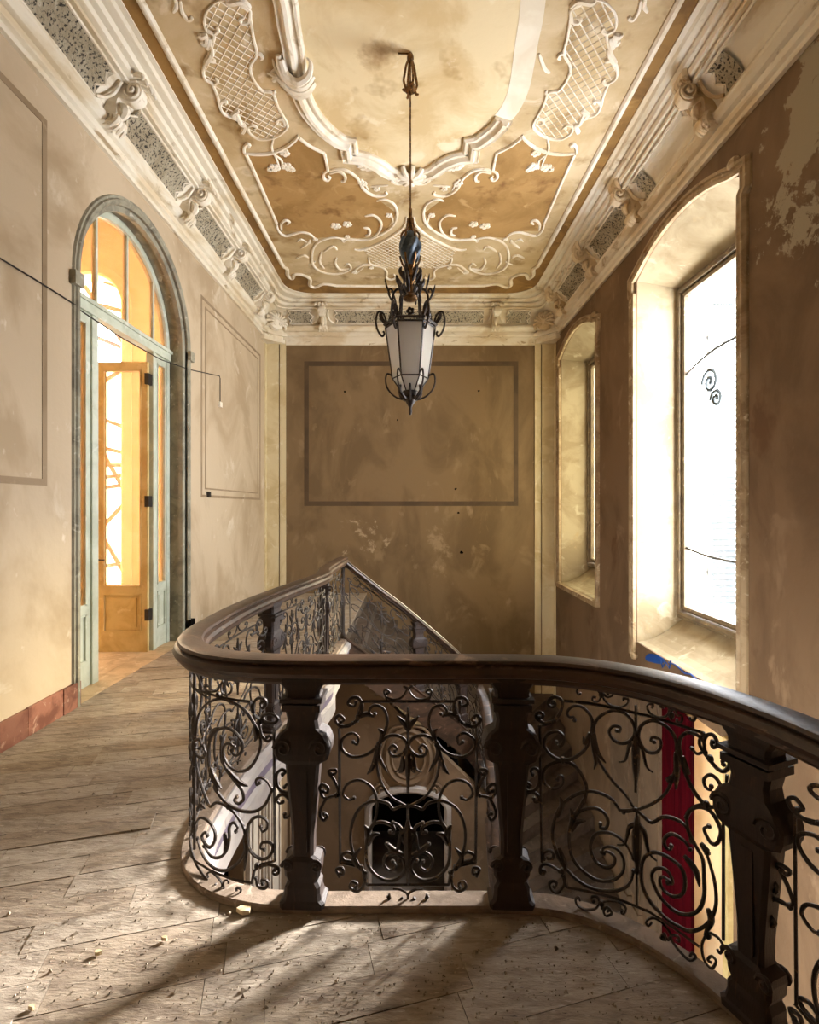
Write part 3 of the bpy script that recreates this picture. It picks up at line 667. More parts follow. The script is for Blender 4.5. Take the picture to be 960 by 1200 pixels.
# brown smudge beside the hook is in the ceiling colour; rose plate
# ================================================================ BALUSTRADE
RAIL = [(1.0, -1.7), (1.04, -.6), (1.1, .3), (1.14, .8), (1.15, 1.2), (1.12, 1.43), (1.055, 1.63), (.96, 1.80), (.83, 1.94), (.66, 2.04), (.45, 2.085), (0, 2.09), (-.45, 2.09), (-.66, 2.115), (-.83, 2.18), (-.96, 2.30),
        (-1.035, 2.46), (-1.065, 2.7), (-1.055, 3.2), (-.99, 3.7), (-.91, 4.15), (-.82, 4.6), (-.80, 4.85), (-.84, 5.08), (-.85, 5.4), (-.81, 6.25)]
RP = cr(RAIL, 8)
class Path:
    def __init__(s, pts):
        s.p = [Vector(q) for q in pts]; s.s = [0]
        for a, b2 in zip(s.p, s.p[1:]): s.s.append(s.s[-1] + hypot(b2[0] - a[0], b2[1] - a[1]))
        s.L = s.s[-1]
    def at(s, d):
        d = max(0, min(s.L - 1e-6, d)); lo, hi = 0, len(s.s) - 1
        while hi - lo > 1:
            m_ = (lo + hi) // 2
            if s.s[m_] <= d: lo = m_
            else: hi = m_
        t = (d - s.s[lo]) / max(1e-9, s.s[lo + 1] - s.s[lo]); return s.p[lo].lerp(s.p[lo + 1], t)
    def tan(s, d):
        v = s.at(d + .01) - s.at(d - .01); v = Vector((v[0], v[1])); return v.normalized()
rp = Path(RP)
FR = []     # samples of the front run for un-projecting traced iron work
d = 0
while d < rp.L:
    q = rp.at(d)
    if q[1] > .9: FR.append((d, q[0] / q[1], q[1]))
    d += .004
# keep the monotone front run
i0 = max(range(len(FR)), key=lambda i: FR[i][1] if FR[i][2] < 1.9 else -9)
i1 = min(range(len(FR)), key=lambda i: FR[i][1])
FRONT = [f for f in FR[i0:i1 + 1]] if i0 < i1 else FR
def rail_uv(px, py):
    r = (px - PX) / F
    best = min(FRONT, key=lambda f: abs(f[1] - r))
    return (best[0], EYE + (PY - py) * best[2] / F)
def s_at_x(px): return rail_uv(px, 900)[0]

bal = empty('balustrade', (0, 2.1, 0), 'curving wrought-iron balustrade with a broad dark timber handrail around the open stairwell', 'balustrade')
# handrail profile (w across, h down from the top)
HP = [(-.035, 0), (-.05, -.004), (-.058, -.014), (-.05, -.024), (-.066, -.032), (-.074, -.05), (-.068, -.066), (-.05, -.074), (-.05, -.088), (-.04, -.10), (.04, -.10), (.05, -.088), (.05, -.074), (.068, -.066), (.074, -.05), (.066, -.032), (.05, -.024), (.058, -.014), (.05, -.004), (.035, 0)]
def sweep_up(path3, prof, name, m, parent, smooth=True, **kw):
    rings = []; n = len(path3)
    for i in range(n):
        a = path3[max(0, i - 1)]; b2 = path3[min(n - 1, i + 1)]; t = Vector((b2[0] - a[0], b2[1] - a[1])).normalized(); nx, ny = t[1], -t[0]
        p = path3[i]; rings.append([(p[0] + nx * w, p[1] + ny * w, p[2] + h) for w, h in prof])
    return MB().loft(rings).build(name, m, parent, smooth=smooth, **kw)
sweep_up([(p[0], p[1], 1.0) for p in RP], HP, 'handrail', M['wood'], bal)
sweep_up([(p[0], p[1], .0) for p in RP], [(-.042, 0), (-.042, .018), (-.036, .026), (.045, .026), (.055, .018), (.055, 0)], 'kerb', M['kerb'], bal, smooth=False)
def tubeS(pts, r, name, m, parent, pth=None, z=None, off=0, taper=True, n=6, zf=None, leaf=False):
    out = []
    for s_, v in pts:
        q = (pth or rp).at(s_); t = (pth or rp).tan(s_)
        zz = v + (zf(s_) if zf else 0); out.append((q[0] + t[1] * off, q[1] - t[0] * off, zz))
    f = (lambda t: .62 + .5 * sin(pi * t) ** .5) if taper else None
    if leaf: f = lambda t: .25 + 1.2 * sin(pi * min(1, .12 + t * .95))
    return MB().tube(out, r, n, rad=f).build(name, m, parent, smooth=True)
# ---- traced strokes, pixel coordinates per close-up
def T(ox, oy, k): return lambda p: rail_uv(ox + p[0] / k, oy + p[1] / k)
R3, R4, R5, R6 = T(610, 790, 6.857), T(730, 800, 6.857), T(620, 920, 6.857), T(730, 940, 5.456)
L1, L2, C3 = T(205, 780, 6.857), T(205, 920, 6.857), T(360, 760, 3.4286)
def chain(*parts):
    out = []
    for cv, pts in parts: out += [cv(p) for p in pts]
    return out
right = dict(
 bars=[chain((R3, [(160, 425)]), (R5, [(105, 620)])), chain((R3, [(350, 215), (560, 235), (740, 270), (960, 320)]), (R4, [(230, 275), (400, 325), (640, 405)])),
       chain((R4, [(835, 740)]), (R6, [(645, 120), (645, 880)])), chain((R5, [(310, 825), (500, 860), (700, 910), (950, 1015)]), (R6, [(150, 690), (300, 790), (490, 925)])), chain((R5, [(280, 690), (310, 825)])),
       chain((R3, [(930, 250), (925, 700), (925, 950)])), chain((R5, [(870, 200), (870, 960)]))],
 scrolls=[chain((R3, [(155, 418), (250, 390), (300, 340), (335, 270), (330, 215), (290, 185), (240, 195), (228, 240), (255, 262), (280, 240), (262, 225)])),
  chain((R3, [(270, 375), (200, 390), (140, 365), (122, 330), (150, 305), (182, 325), (170, 355), (152, 345)])),
  chain((R3, [(435, 370), (425, 345), (395, 345), (375, 310), (410, 265), (470, 255), (530, 290), (570, 360), (575, 450), (550, 550), (500, 620), (430, 675), (350, 690), (270, 670), (210, 610), (190, 540), (220, 480), (280, 460), (330, 480), (352, 530), (325, 578), (288, 568), (290, 545)])),
  chain((R3, [(300, 845), (305, 815), (340, 825), (340, 880), (300, 915), (250, 920), (200, 880), (180, 810), (210, 750), (270, 710), (350, 700), (430, 730), (490, 800), (530, 900), (525, 980), (500, 1040)]), (R5, [(440, 110), (400, 190), (350, 260), (325, 360), (325, 460), (345, 560), (390, 650), (470, 720), (560, 765), (650, 770), (720, 740), (765, 680), (765, 600), (725, 530), (670, 497), (610, 500), (585, 535)])),
  chain((R5, [(600, 545), (640, 535), (685, 580), (680, 640), (620, 660), (550, 625), (505, 550), (492, 470), (530, 400), (600, 378), (690, 400), (770, 465), (845, 590)])),
  chain((R5, [(845, 197), (735, 200), (715, 180), (660, 110), (560, 60), (460, 50), (350, 90), (260, 170), (205, 280), (190, 400), (210, 510), (250, 600), (320, 700), (430, 790), (550, 840), (680, 850), (780, 820), (825, 760), (840, 690)])),
  chain((R5, [(365, 260), (420, 205), (520, 182), (600, 220), (640, 290), (620, 345), (575, 340), (575, 310)])),
  chain((R5, [(850, 197)]), (R3, [(850, 975), (740, 860), (640, 720), (590, 600), (585, 500), (600, 395), (650, 330), (750, 290), (850, 320), (910, 400), (915, 480), (870, 540), (800, 555), (740, 520), (718, 460), (750, 418), (800, 428), (795, 465), (775, 455)])),
  chain((R4, [(10, 1040), (100, 1025), (220, 980), (330, 900), (390, 800), (430, 680), (440, 560), (425, 460), (380, 380), (300, 320), (220, 305), (150, 345), (120, 420), (140, 490), (200, 555), (265, 560), (308, 510), (295, 455), (245, 438), (225, 465), (248, 475)])),
  chain((R4, [(555, 530), (600, 572), (645, 550), (650, 480), (600, 420), (530, 400), (475, 430), (452, 500), (465, 600), (500, 720), (560, 850), (640, 965), (720, 1000), (780, 960), (795, 870), (760, 780), (700, 740), (655, 775), (660, 835), (705, 862), (712, 835)])),
  chain((R4, [(640, 975), (570, 1000), (525, 1070)]), (R6, [(410, 110), (425, 60), (480, 30), (550, 50), (600, 110), (625, 190), (608, 262), (570, 262), (535, 215), (522, 170), (550, 155)])),
  chain((R6, [(410, 100), (420, 180), (470, 280), (510, 370), (522, 500), (520, 600), (490, 685), (420, 720), (340, 700), (260, 630), (205, 550), (185, 470), (215, 425), (270, 430), (310, 480), (315, 520), (285, 515)])),
  chain((R6, [(300, 505), (260, 478), (235, 500), (260, 560), (320, 602), (375, 592), (398, 520), (375, 425), (290, 350), (200, 320), (140, 350), (120, 430), (130, 540), (180, 640), (270, 740), (370, 800), (440, 825), (510, 800), (565, 745), (595, 650), (590, 520), (560, 400), (535, 325)])),
  chain((R6, [(430, 300), (400, 255), (350, 215), (300, 205), (262, 235), (272, 285), (305, 302), (310, 280)])),
  chain((R6, [(85, 45), (120, 80), (185, 130), (260, 95), (340, 110), (410, 160), (435, 250)])),
  chain((R4, [(640, 410), (620, 490), (680, 600), (760, 690), (820, 712), (860, 660), (835, 618), (800, 630), (812, 655)])), chain((R4, [(665, 560), (655, 470), (680, 420), (730, 425), (760, 490), (735, 522), (708, 492), (722, 475)])),
  chain((R3, [(100, 805), (82, 775), (120, 755), (150, 790), (150, 870), (115, 930), (60, 940), (35, 905), (55, 870), (80, 892), (65, 905)])), chain((R3, [(25, 1050), (55, 965), (110, 950), (150, 985), (150, 1015), (120, 1025), (110, 1000)])),
  chain((R5, [(125, 590), (120, 545), (160, 525), (200, 550), (185, 590), (155, 585)])), chain((R5, [(250, 690), (150, 635), (95, 650), (85, 695), (115, 715), (130, 690), (110, 685)])), chain((R5, [(270, 730), (280, 800), (240, 860), (190, 850), (165, 800), (190, 770), (220, 790), (205, 815)]))],
 small=[chain((R3, [(485, 150), (470, 165), (450, 135), (490, 105), (600, 115), (645, 170), (625, 220), (585, 215), (580, 185), (605, 190)])), chain((R3, [(715, 165), (700, 150), (735, 135), (740, 170), (700, 185), (672, 160), (670, 200), (720, 250), (800, 265), (860, 240), (862, 205), (830, 195), (825, 215)])),
  chain((R4, [(235, 205), (240, 178), (205, 175), (192, 205), (220, 250), (290, 280), (350, 268), (375, 215), (345, 170), (312, 165), (308, 195), (335, 200)])), chain((R4, [(385, 300), (380, 240), (420, 210), (440, 262), (470, 265), (475, 310), (440, 320), (435, 290)])), chain((R4, [(480, 205), (540, 215), (585, 250), (580, 300), (545, 300), (540, 275)])),
  chain((R5, [(410, 930), (400, 900), (375, 920), (390, 970), (450, 1000), (530, 995), (570, 945), (545, 900), (505, 900), (510, 940), (535, 930)])), chain((R5, [(625, 1015), (650, 1000), (630, 980), (600, 1010), (620, 1050), (660, 1035), (655, 1000), (620, 985), (580, 990), (600, 940), (660, 930), (730, 945), (775, 990), (765, 1035), (740, 1025), (748, 1000)])),
  chain((R6, [(182, 770), (165, 790), (152, 765), (190, 740), (250, 770), (300, 840), (320, 890), (370, 960), (430, 1012), (465, 990), (445, 965), (430, 985)])), chain((R6, [(260, 860), (275, 880), (245, 870), (265, 840), (290, 880), (320, 850), (355, 860), (365, 890), (340, 880)])),
  chain((R6, [(560, 835), (610, 870), (645, 930), (620, 965), (605, 940)])), chain((R6, [(530, 860), (505, 920), (520, 1010), (570, 1062), (598, 1020), (570, 985), (545, 1010), (565, 1025)]))],
 leaves=[chain((R3, [(590, 470), (600, 560), (625, 640), (690, 715)])), chain((R3, [(570, 480), (590, 600), (605, 700), (590, 765)])), chain((R3, [(560, 470), (520, 560), (500, 500)])), chain((R5, [(230, 260), (265, 160), (250, 95)])), chain((R5, [(325, 380), (350, 260), (335, 185)])), chain((R5, [(350, 370), (390, 300), (465, 290)])), chain((R5, [(240, 500), (290, 640), (280, 700)])),
  chain((R4, [(430, 560), (440, 700), (425, 860)])), chain((R4, [(480, 590), (520, 740), (510, 640)])), chain((R6, [(390, 340), (470, 440), (490, 540)])), chain((R6, [(545, 680), (565, 760), (520, 850)])), chain((R6, [(500, 260), (540, 320), (545, 310)])), chain((R4, [(395, 750), (370, 780), (345, 770)]))],
 bells=[(R4, 105, 590, 1.0), (R5, 870, 440, 1.15)], knots=[(R4, 110, 410), (R3, 580, 450), (R4, 450, 560), (R4, 700, 610), (R4, 670, 980), (R5, 270, 690), (R5, 870, 690), (R6, 540, 850), (R3, 345, 690), (R3, 650, 165), (R4, 390, 260), (R5, 585, 950)])
left = dict(
 bars=[chain((L1, [(797, 490)]), (L2, [(800, 610)])), chain((L1, [(612, 292), (420, 265), (270, 225), (150, 178), (80, 132)])), chain((L2, [(612, 787), (500, 765), (350, 715), (230, 650), (100, 520)])), chain((L1, [(605, 290), (620, 370), (680, 440), (740, 482), (797, 490)])), chain((L2, [(618, 790), (640, 690), (700, 635), (800, 610)]))],
 scrolls=[chain((L1, [(165, 620), (180, 430), (240, 320), (340, 270), (440, 285), (550, 350), (640, 470), (690, 600), (670, 720), (600, 820), (520, 850), (430, 800), (385, 700), (400, 640), (440, 625), (470, 650), (455, 680)])),
  chain((L1, [(475, 650), (465, 700), (500, 722), (540, 680), (540, 610), (480, 530), (400, 500), (330, 530), (280, 610), (270, 740), (290, 880), (350, 1000)]), (L2, [(320, 20), (400, 130), (470, 180), (560, 212), (650, 208), (730, 155), (775, 60)]), (L1, [(780, 1000), (740, 930), (690, 900), (652, 920), (660, 960), (680, 940)])),
  chain((L1, [(385, 720), (400, 810), (470, 910), (540, 1000), (550, 1070)]), (L2, [(535, 130), (510, 150), (480, 120), (500, 95)])),
  chain((L1, [(165, 600), (170, 780), (210, 950), (250, 1060)]), (L2, [(285, 172), (330, 140), (400, 160), (480, 220), (540, 310), (565, 400), (565, 520), (510, 620), (430, 680), (340, 680), (260, 620), (210, 530), (180, 430)])),
  chain((L2, [(170, 300), (210, 262), (270, 290), (320, 370), (322, 450), (280, 500), (235, 460), (218, 410), (245, 380), (262, 405)])), chain((L2, [(235, 490), (290, 570), (360, 582), (415, 530), (440, 430), (438, 340), (470, 302), (505, 335), (490, 372)])),
  chain((L2, [(690, 330), (705, 372), (745, 345), (740, 290), (690, 255), (630, 268), (585, 330), (580, 430), (610, 530), (680, 590), (750, 582), (790, 510), (765, 462), (705, 462), (692, 505), (718, 515)])),
  chain((L1, [(640, 400), (628, 310), (665, 262), (720, 270), (735, 310), (705, 340), (688, 305), (705, 290)])), chain((L1, [(690, 450), (715, 400), (780, 390), (825, 425), (800, 460), (745, 455), (715, 430)])), chain((L1, [(680, 480), (700, 560), (740, 605), (775, 590), (765, 565), (742, 572)])),
  chain((L1, [(150, 640), (165, 600), (200, 595), (215, 640), (195, 665)])), chain((L1, [(165, 680), (185, 725), (230, 740), (250, 700), (230, 640)])),
  chain((L2, [(690, 655), (760, 640), (820, 660), (838, 695), (810, 718), (788, 700), (800, 680)])), chain((L2, [(650, 750), (670, 812), (720, 830), (750, 800), (735, 765), (700, 765), (705, 790)])),
  chain((L1, [(870, 875), (888, 855), (855, 835), (820, 870), (820, 950), (860, 1010), (915, 1015), (930, 975), (900, 955), (885, 975)])), chain((L2, [(865, 135), (840, 145), (820, 120), (835, 85), (880, 80), (930, 130), (940, 200), (920, 250), (885, 262), (878, 235)]))],
 small=[chain((L2, [(270, 745), (260, 710), (300, 700), (350, 750), (380, 800), (350, 840), (318, 822), (330, 792)])), chain((L2, [(430, 790), (425, 765), (395, 775), (400, 840), (460, 890), (512, 880), (530, 840), (500, 825), (495, 850)])), chain((L1, [(270, 170), (250, 150), (245, 190), (290, 210), (340, 200), (355, 160), (340, 125)])), chain((L1, [(385, 125), (370, 160), (380, 220), (415, 238), (450, 210), (455, 160), (440, 135)]))],
 leaves=[chain((L1, [(290, 820), (330, 920), (375, 990)])), chain((L1, [(420, 830), (510, 930), (585, 970)])), chain((L1, [(270, 600), (320, 520), (370, 500)])), chain((L1, [(640, 480), (660, 560), (640, 610)])), chain((L2, [(400, 385), (412, 470), (395, 560)])), chain((L2, [(560, 420), (570, 520), (560, 690)])), chain((L1, [(165, 600), (150, 480), (160, 300)])), chain((L2, [(180, 200), (210, 160), (245, 190)]))],
 bells=[], knots=[(L2, 430, 170), (L2, 565, 420), (L1, 345, 235), (L1, 680, 450), (L2, 660, 650), (L1, 160, 620)])
def c3m(pts): return [C3(p) for p in pts]
midhalf = dict(
 scrolls=[[(183, 375), (200, 385), (205, 355), (175, 340), (140, 365), (140, 405), (180, 435), (240, 425), (285, 385), (318, 320), (322, 280), (305, 240), (270, 228), (250, 250), (262, 272), (272, 262)],
  [(405, 635), (340, 600), (300, 545), (283, 480), (280, 420), (300, 370), (340, 348), (385, 360), (402, 395), (375, 428), (340, 430), (328, 405), (345, 388), (362, 402), (352, 412)],
  [(188, 600), (170, 608), (146, 585), (160, 545), (210, 528), (260, 560), (282, 620), (272, 690), (245, 745), (238, 800), (245, 870), (290, 920), (350, 930), (388, 895), (385, 850), (350, 818), (315, 835), (308, 870), (335, 892), (358, 875), (345, 855)],
  [(405, 632), (375, 635), (345, 645), (320, 620), (260, 613), (205, 650), (178, 720), (178, 790), (195, 850), (230, 900)],
  [(250, 745), (262, 710), (300, 697), (345, 715), (350, 742), (335, 735)], [(345, 700), (370, 712), (385, 735)],
  [(185, 300), (215, 262), (222, 225), (205, 198), (175, 200), (165, 222), (188, 232), (195, 215)], [(200, 290), (165, 312), (130, 308), (112, 285), (128, 268), (148, 285), (135, 295)],
  [(95, 502), (110, 505), (115, 488), (92, 488), (88, 500), (108, 530), (125, 570), (115, 588)], [(65, 572), (80, 580), (85, 560), (62, 545), (52, 565), (70, 600), (115, 590)], [(115, 592), (80, 600), (55, 640), (52, 670), (70, 690), (82, 672), (68, 662)],
  [(235, 900), (185, 860), (150, 850), (140, 830), (165, 818), (185, 832)], [(130, 905), (145, 905), (140, 882), (118, 888), (130, 912)], [(230, 915), (225, 955), (200, 975), (172, 960), (180, 938), (200, 945), (195, 960)],
  [(322, 785), (345, 815), (400, 835)], [(405, 835), (440, 850)]],
 leaves=[[(290, 390), (285, 430), (320, 495)], [(285, 390), (265, 470), (240, 505)], [(295, 380), (300, 340), (285, 322)], [(205, 880), (190, 840), (215, 800)], [(240, 760), (240, 730), (228, 710)], [(245, 790), (265, 750), (292, 745)], [(322, 785), (350, 810), (400, 835)], [(205, 275), (240, 262), (270, 275)]],
 small=[[(320, 205), (308, 175), (318, 165), (332, 175), (318, 182)], [(315, 195), (350, 205), (380, 195), (400, 165), (385, 150)], [(330, 985), (335, 1005), (322, 995)], [(345, 965), (375, 968), (402, 985), (405, 1015), (385, 1030), (372, 1010), (385, 1000)]])
xc = C3((405, 500))[0]
def mirror_s(pts, c): return [(2 * c - a, v) for a, v in pts]
mid = dict(bars=[c3m([(130, 320), (131, 860)]), c3m([(222, 213), (405, 213)]), c3m([(240, 950), (405, 950)]), c3m([(205, 262), (222, 213)]), c3m([(130, 320), (185, 300)]), c3m([(130, 860), (195, 875)]), c3m([(232, 900), (240, 950)])])
mid['bars'] += [mirror_s(b, xc) for b in mid['bars']] + [c3m([(405, 235), (405, 580)]), c3m([(405, 640), (405, 950)])]
for k in ('scrolls', 'leaves', 'small'):
    a = [c3m(p) for p in midhalf[k]]; mid[k] = a + [mirror_s(p, xc) for p in a]
mid['leaves'] += [c3m(p) for p in ([(385, 440), (385, 480), (370, 500)], [(420, 440), (425, 480), (432, 500)], [(405, 430), (405, 500), (405, 575)], [(404, 330), (388, 300), (362, 270)], [(404, 330), (422, 300), (450, 272)], [(405, 335), (405, 290), (405, 240)], [(405, 800), (385, 760), (375, 720)], [(405, 800), (425, 760), (438, 720)])]
mid['bells'] = [(C3, 405, 785, 1.2), (C3, 405, 460, .9)]; mid['knots'] = [(C3, 405, 395), (C3, 288, 385), (C3, 522, 385), (C3, 405, 870), (C3, 215, 880), (C3, 598, 880), (C3, 205, 275), (C3, 605, 275)]
def resolve(dsg):
    out = {k: [cr(p, 4) if k != 'bars' else p for p in v] for k, v in dsg.items() if k in ('bars', 'scrolls', 'leaves', 'small')}
    out['bells'] = [cv((x, y)) + (s_,) for cv, x, y, s_ in dsg['bells']]; out['knots'] = [cv((x, y)) for cv, x, y in dsg['knots']]
    return out
def panel(dsg, parent, fmap=lambda s_, v: (s_, v), pth=None, zf=None, r=.006):
    mb = MB()
    def P3(s_, v):
        a, z = fmap(s_, v); q = (pth or rp).at(a); return (q[0], q[1], z + (zf(a) if zf else 0))
    for b2 in dsg['bars']:
        pts = []
        for a, c in zip(b2, b2[1:]):
            n = max(1, int(abs(c[0] - a[0]) / .04)); pts += [(a[0] + (c[0] - a[0]) * i / n, a[1] + (c[1] - a[1]) * i / n) for i in range(n)]
        pts.append(b2[-1]); mb.tube([P3(*p) for p in pts], r, 4)
    po = mb.build('scrollwork_panel', M['iron'], parent)
    for p in dsg['scrolls']: MB().tube([P3(*q) for q in p], r, 6, rad=lambda t: .7 + .45 * sin(pi * t) ** .5).build('iron_scroll', M['iron'], po, smooth=True)
    for p in dsg['small']: MB().tube([P3(*q) for q in p], r * .8, 5).build('iron_curl', M['iron'], po, smooth=True)
    for p in dsg['leaves']: MB().tube([P3(*q) for q in p], r * 1.45, 6, rad=lambda t: .25 + 1.0 * sin(pi * min(1, .15 + t * .85))).build('iron_leaf', M['iron'], po, smooth=True)
    # round ends of the volutes
    vb = MB()
    for p in dsg['scrolls']:
        for e in (p[0], p[-1]): vb.ball(P3(*e), r * 1.5, None, None, 6, 4)
    for s_, v in dsg['knots']: vb.ball(P3(s_, v), r * 2.0, r * 2.0, r * 2.3, 8, 5)
    vb.build('collar', M['iron'], po, smooth=True, kind='stuff')
    for s_, v, k in dsg['bells']:
        m2 = MB()
        for sg in (-1, 1):
            m2.tube([P3(s_ + sg * a, v + b2) for a, b2 in cr([(0, .05 * k), (.022 * k, .035 * k), (.03 * k, 0), (.04 * k, -.03 * k), (.062 * k, -.04 * k)], 3)], .009 * k, 6, rad=lambda t: 1.1 - .8 * t)
        m2.tube([P3(s_, v + b2) for b2 in (.08 * k, .05 * k, 0, -.05 * k, -.1 * k)], .014 * k, 6, rad=lambda t: .4 + .7 * sin(pi * t))
        m2.build('bell_flower', M['iron'], po, smooth=True)
    return po
DR, DL, DM = resolve(right), resolve(left), resolve(mid)
panel(DR, bal); panel(DM, bal); panel(DL, bal)
s_axis = s_at_x(228)
panel({k: ([mirror_s(p, s_axis) for p in v] if k in ('bars', 'scrolls', 'leaves', 'small') else [(2 * s_axis - v_[0],) + tuple(v_[1:]) for v_ in v]) for k, v in DL.items()}, bal)
# central stem of the corner panel
for zz, nm in ((.5, 0),):
    q = rp.at(s_axis); cm = MB(); cm.tube([(q[0], q[1], z) for z in (.10, .88)], .008, 5)
    for z in (.2, .32, .44, .55, .66, .76): cm.ball((q[0], q[1], z), .016, .016, .03, 6, 5)
    cm.build('twisted_stem', M['iron'], bal, smooth=True)
# generic panel = middle design re-mapped by arc length
mc, mw = xc, .58
def generic(s0, s1, pth=None, zf=None, parent=bal, r=.006):
    c = (s0 + s1) / 2; k = (s1 - s0) / mw
    panel(DM, parent, lambda a, v: (c + (a - mc) * k, v), pth, zf, r)
# balusters
BPR = [(0.0, .088), (.02, .09), (.03, .076), (.055, .07), (.08, .07), (.10, .058), (.125, .07), (.165, .073), (.185, .07), (.20, .043), (.27, .043), (.36, .05), (.49, .061), (.565, .068), (.585, .10), (.61, .110), (.64, .112), (.665, .104), (.685, .094), (.705, .066), (.74, .06), (.775, .068), (.81, .075), (.84, .067), (.86, .07), (.88, .086), (.905, .09)]
def baluster(parent):
    rings = []
    for z, w in BPR:
        dd = .035 + .32 * (w - .04); c = .012
        rings.append([(x, y, z + .02) for x, y in ((w, dd - c), (w - c, dd), (-w + c, dd), (-w, dd - c), (-w, -dd + c), (-w + c, -dd), (w - c, -dd), (w, -dd + c))])
    o = MB().loft(rings).build('baluster', M['wood_dk'], parent, origin=(0, 0, 0)); W[o] = Vector((0, 0, 0)); o.location = -W[parent]
    for s in (-1, 1):
        for yy in (-1, 1):
            v = MB()
            v.tube([(s * .070 + (.038 - .0022 * i) * cos(i * .6), yy * .052, .655 + (.038 - .0022 * i) * sin(i * .6)) for i in range(16)], .010, 5)
            v.build('baluster_volute', M['wood_dk'], o, smooth=True); v = MB()
            v.tube([(s * .055 + (.026 - .0016 * i) * cos(i * .6), yy * .042, .185 + (.026 - .0016 * i) * sin(i * .6)) for i in range(14)], .008, 5)
            v.build('baluster_volute', M['wood_dk'], o, smooth=True)
    MB().box(-.075, .075, -.06, .06, .80, .825).box(-.082, .082, -.065, .065, .835, .85).build('baluster_collar', M['wood_dk'], o)
    p_ = MB()
    for sg in (-1, 1): p_.box(-.02, .02, sg * .040 - .006, sg * .040 + .006, .24, .56)
    p_.build('raised_panel', M['wood_dk'], o)
    return o
b0 = baluster(bal)
def put_bal(s_, o=None, pth=None, z=0, parent=bal):
    q = (pth or rp).at(s_); t = (pth or rp).tan(s_)
    if o is None: o = copy_tree(b0, parent)
    o.location = Vector((q[0], q[1], z)) - W[parent]; o.rotation_euler = (0, 0, atan2(t[1], t[0])); return o
sR1, sR2, sR3 = s_at_x(357), s_at_x(598), None
put_bal(sR1, b0); put_bal(sR2)
def s_near(x, y): return min((hypot(rp.at(i * .01)[0] - x, rp.at(i * .01)[1] - y), i * .01) for i in range(int(rp.L / .01)))[1]
sB3 = s_near(1.07, 1.61); put_bal(sB3)
sB4 = s_near(1.12, .72); put_bal(sB4); generic(sB4 + .10, sB3 - .10)
sB5 = s_near(1.04, -.2); put_bal(sB5); generic(sB5 + .10, sB4 - .10)
sC = s_near(-.99, 3.7); put_bal(sC)
s_end = 2 * s_axis - s_at_x(357 - 40)
gap0 = 2 * s_axis - DL['bars'][0][0][0]
generic(gap0 + .03, sC - .08)
sD = s_near(-.80, 4.85); put_bal(s_near(-.83, 5.0))
nseg = (s_near(-.83, 5.0) - .1) - (sC + .08)
generic(sC + .08, sC + .08 + nseg / 2); generic(sC + .08 + nseg / 2, sC + .08 + nseg)
generic(s_near(-.83, 5.0) + .10, rp.L - .08)
# corner newel
nq = rp.p[-1]
MB().lathe([(.03, 0), (.035, .05), (.022, .09), (.022, .4), (.032, .45), (.022, .5), (.022, .85), (.035, .9)], (nq[0], nq[1], 0), 8).build('corner_post', M['iron'], bal, smooth=True)

# ================================================================ STAIR
ST = [(-.81, 6.25, 0.0), (-.38, 6.42, -.38), (-.06, 6.6, -.66), (.30, 6.78, -1.0), (.62, 6.98, -1.33), (.86, 7.18, -1.66), (.97, 7.20, -1.88), (1.03, 6.98, -2.14), (1.03, 6.5, -2.72), (1.02, 5.95, -3.36)]
SP = cr(ST, 6)
sp = Path(SP)
zst = lambda a: sp.at(a)[2]
sb = empty('stair_balustrade', (0.2, 6.7, -1), 'dark balustrade sloping down the staircase from the far corner of the landing', 'balustrade')
hr = [(p[0], p[1], p[2] + 1.0) for p in SP]
sweep_up(hr, HP, 'handrail', M['wood'], sb)
sweep_up([(p[0], p[1], p[2] + .0) for p in SP], [(-.05, -.34), (-.07, -.30), (-.05, -.24), (-.05, .0), (-.075, .02), (-.075, .05), (-.04, .07), (.04, .07), (.075, .05), (.06, .02), (.05, -.34)], 'string', M['wood'], sb, smooth=False)
for a, b2 in ((.06, .92), (1.1, 1.62), (1.8, 2.4), (2.6, 3.2)):
    if b2 < sp.L: generic(a, b2, sp, lambda q: zst(q) + .04, sb, .006)
for a in (1.01, 1.71, 2.5, 3.3):
    if a < sp.L: put_bal(a, None, sp, zst(a) + .02, sb)
NS = 20; RI = 3.4 / NS
def inner_at(z):
    lo = 0
    for i in range(len(SP) - 1):
        if SP[i][2] >= z >= SP[i + 1][2]:
            t = (SP[i][2] - z) / max(1e-6, SP[i][2] - SP[i + 1][2]); return (SP[i][0] + (SP[i + 1][0] - SP[i][0]) * t, SP[i][1] + (SP[i + 1][1] - SP[i][1]) * t)
    return (SP[-1][0], SP[-1][1] - .0) if z < SP[-1][2] else (SP[0][0], SP[0][1])
def outer_at(k):
    if k <= 9: return (inner_at(-k * RI)[0], YB - .01)
    if k == 10: return (1.5, YB - .01)
    return (2.66, YB - .01 - (k - 11) / 9 * 3.2)
stair = empty('staircase', (1, 8, ZL), 'dark stone staircase winding down around the open well to the lower hall', 'staircase')
for k in range(NS):
    z = -k * RI; zt = -(k + 1) * RI
    i0_, i1_ = inner_at(-k * RI), inner_at(-(k + 1) * RI + .0); o0, o1 = outer_at(k), outer_at(k + 1)
    if k == NS - 1: i1_ = (i0_[0], i0_[1] - .2)
    quad = [i0_, o0, o1, i1_]
    MB().hexa([(p[0], p[1], zt - .22) for p in quad], [(p[0], p[1], zt) for p in quad]).build('step', M['stone'], stair)
    MB().hexa([(p[0], p[1], zt - .0) for p in quad], [(p[0], p[1], zt + .012) for p in quad]).build('tread', M['stone'], stair)
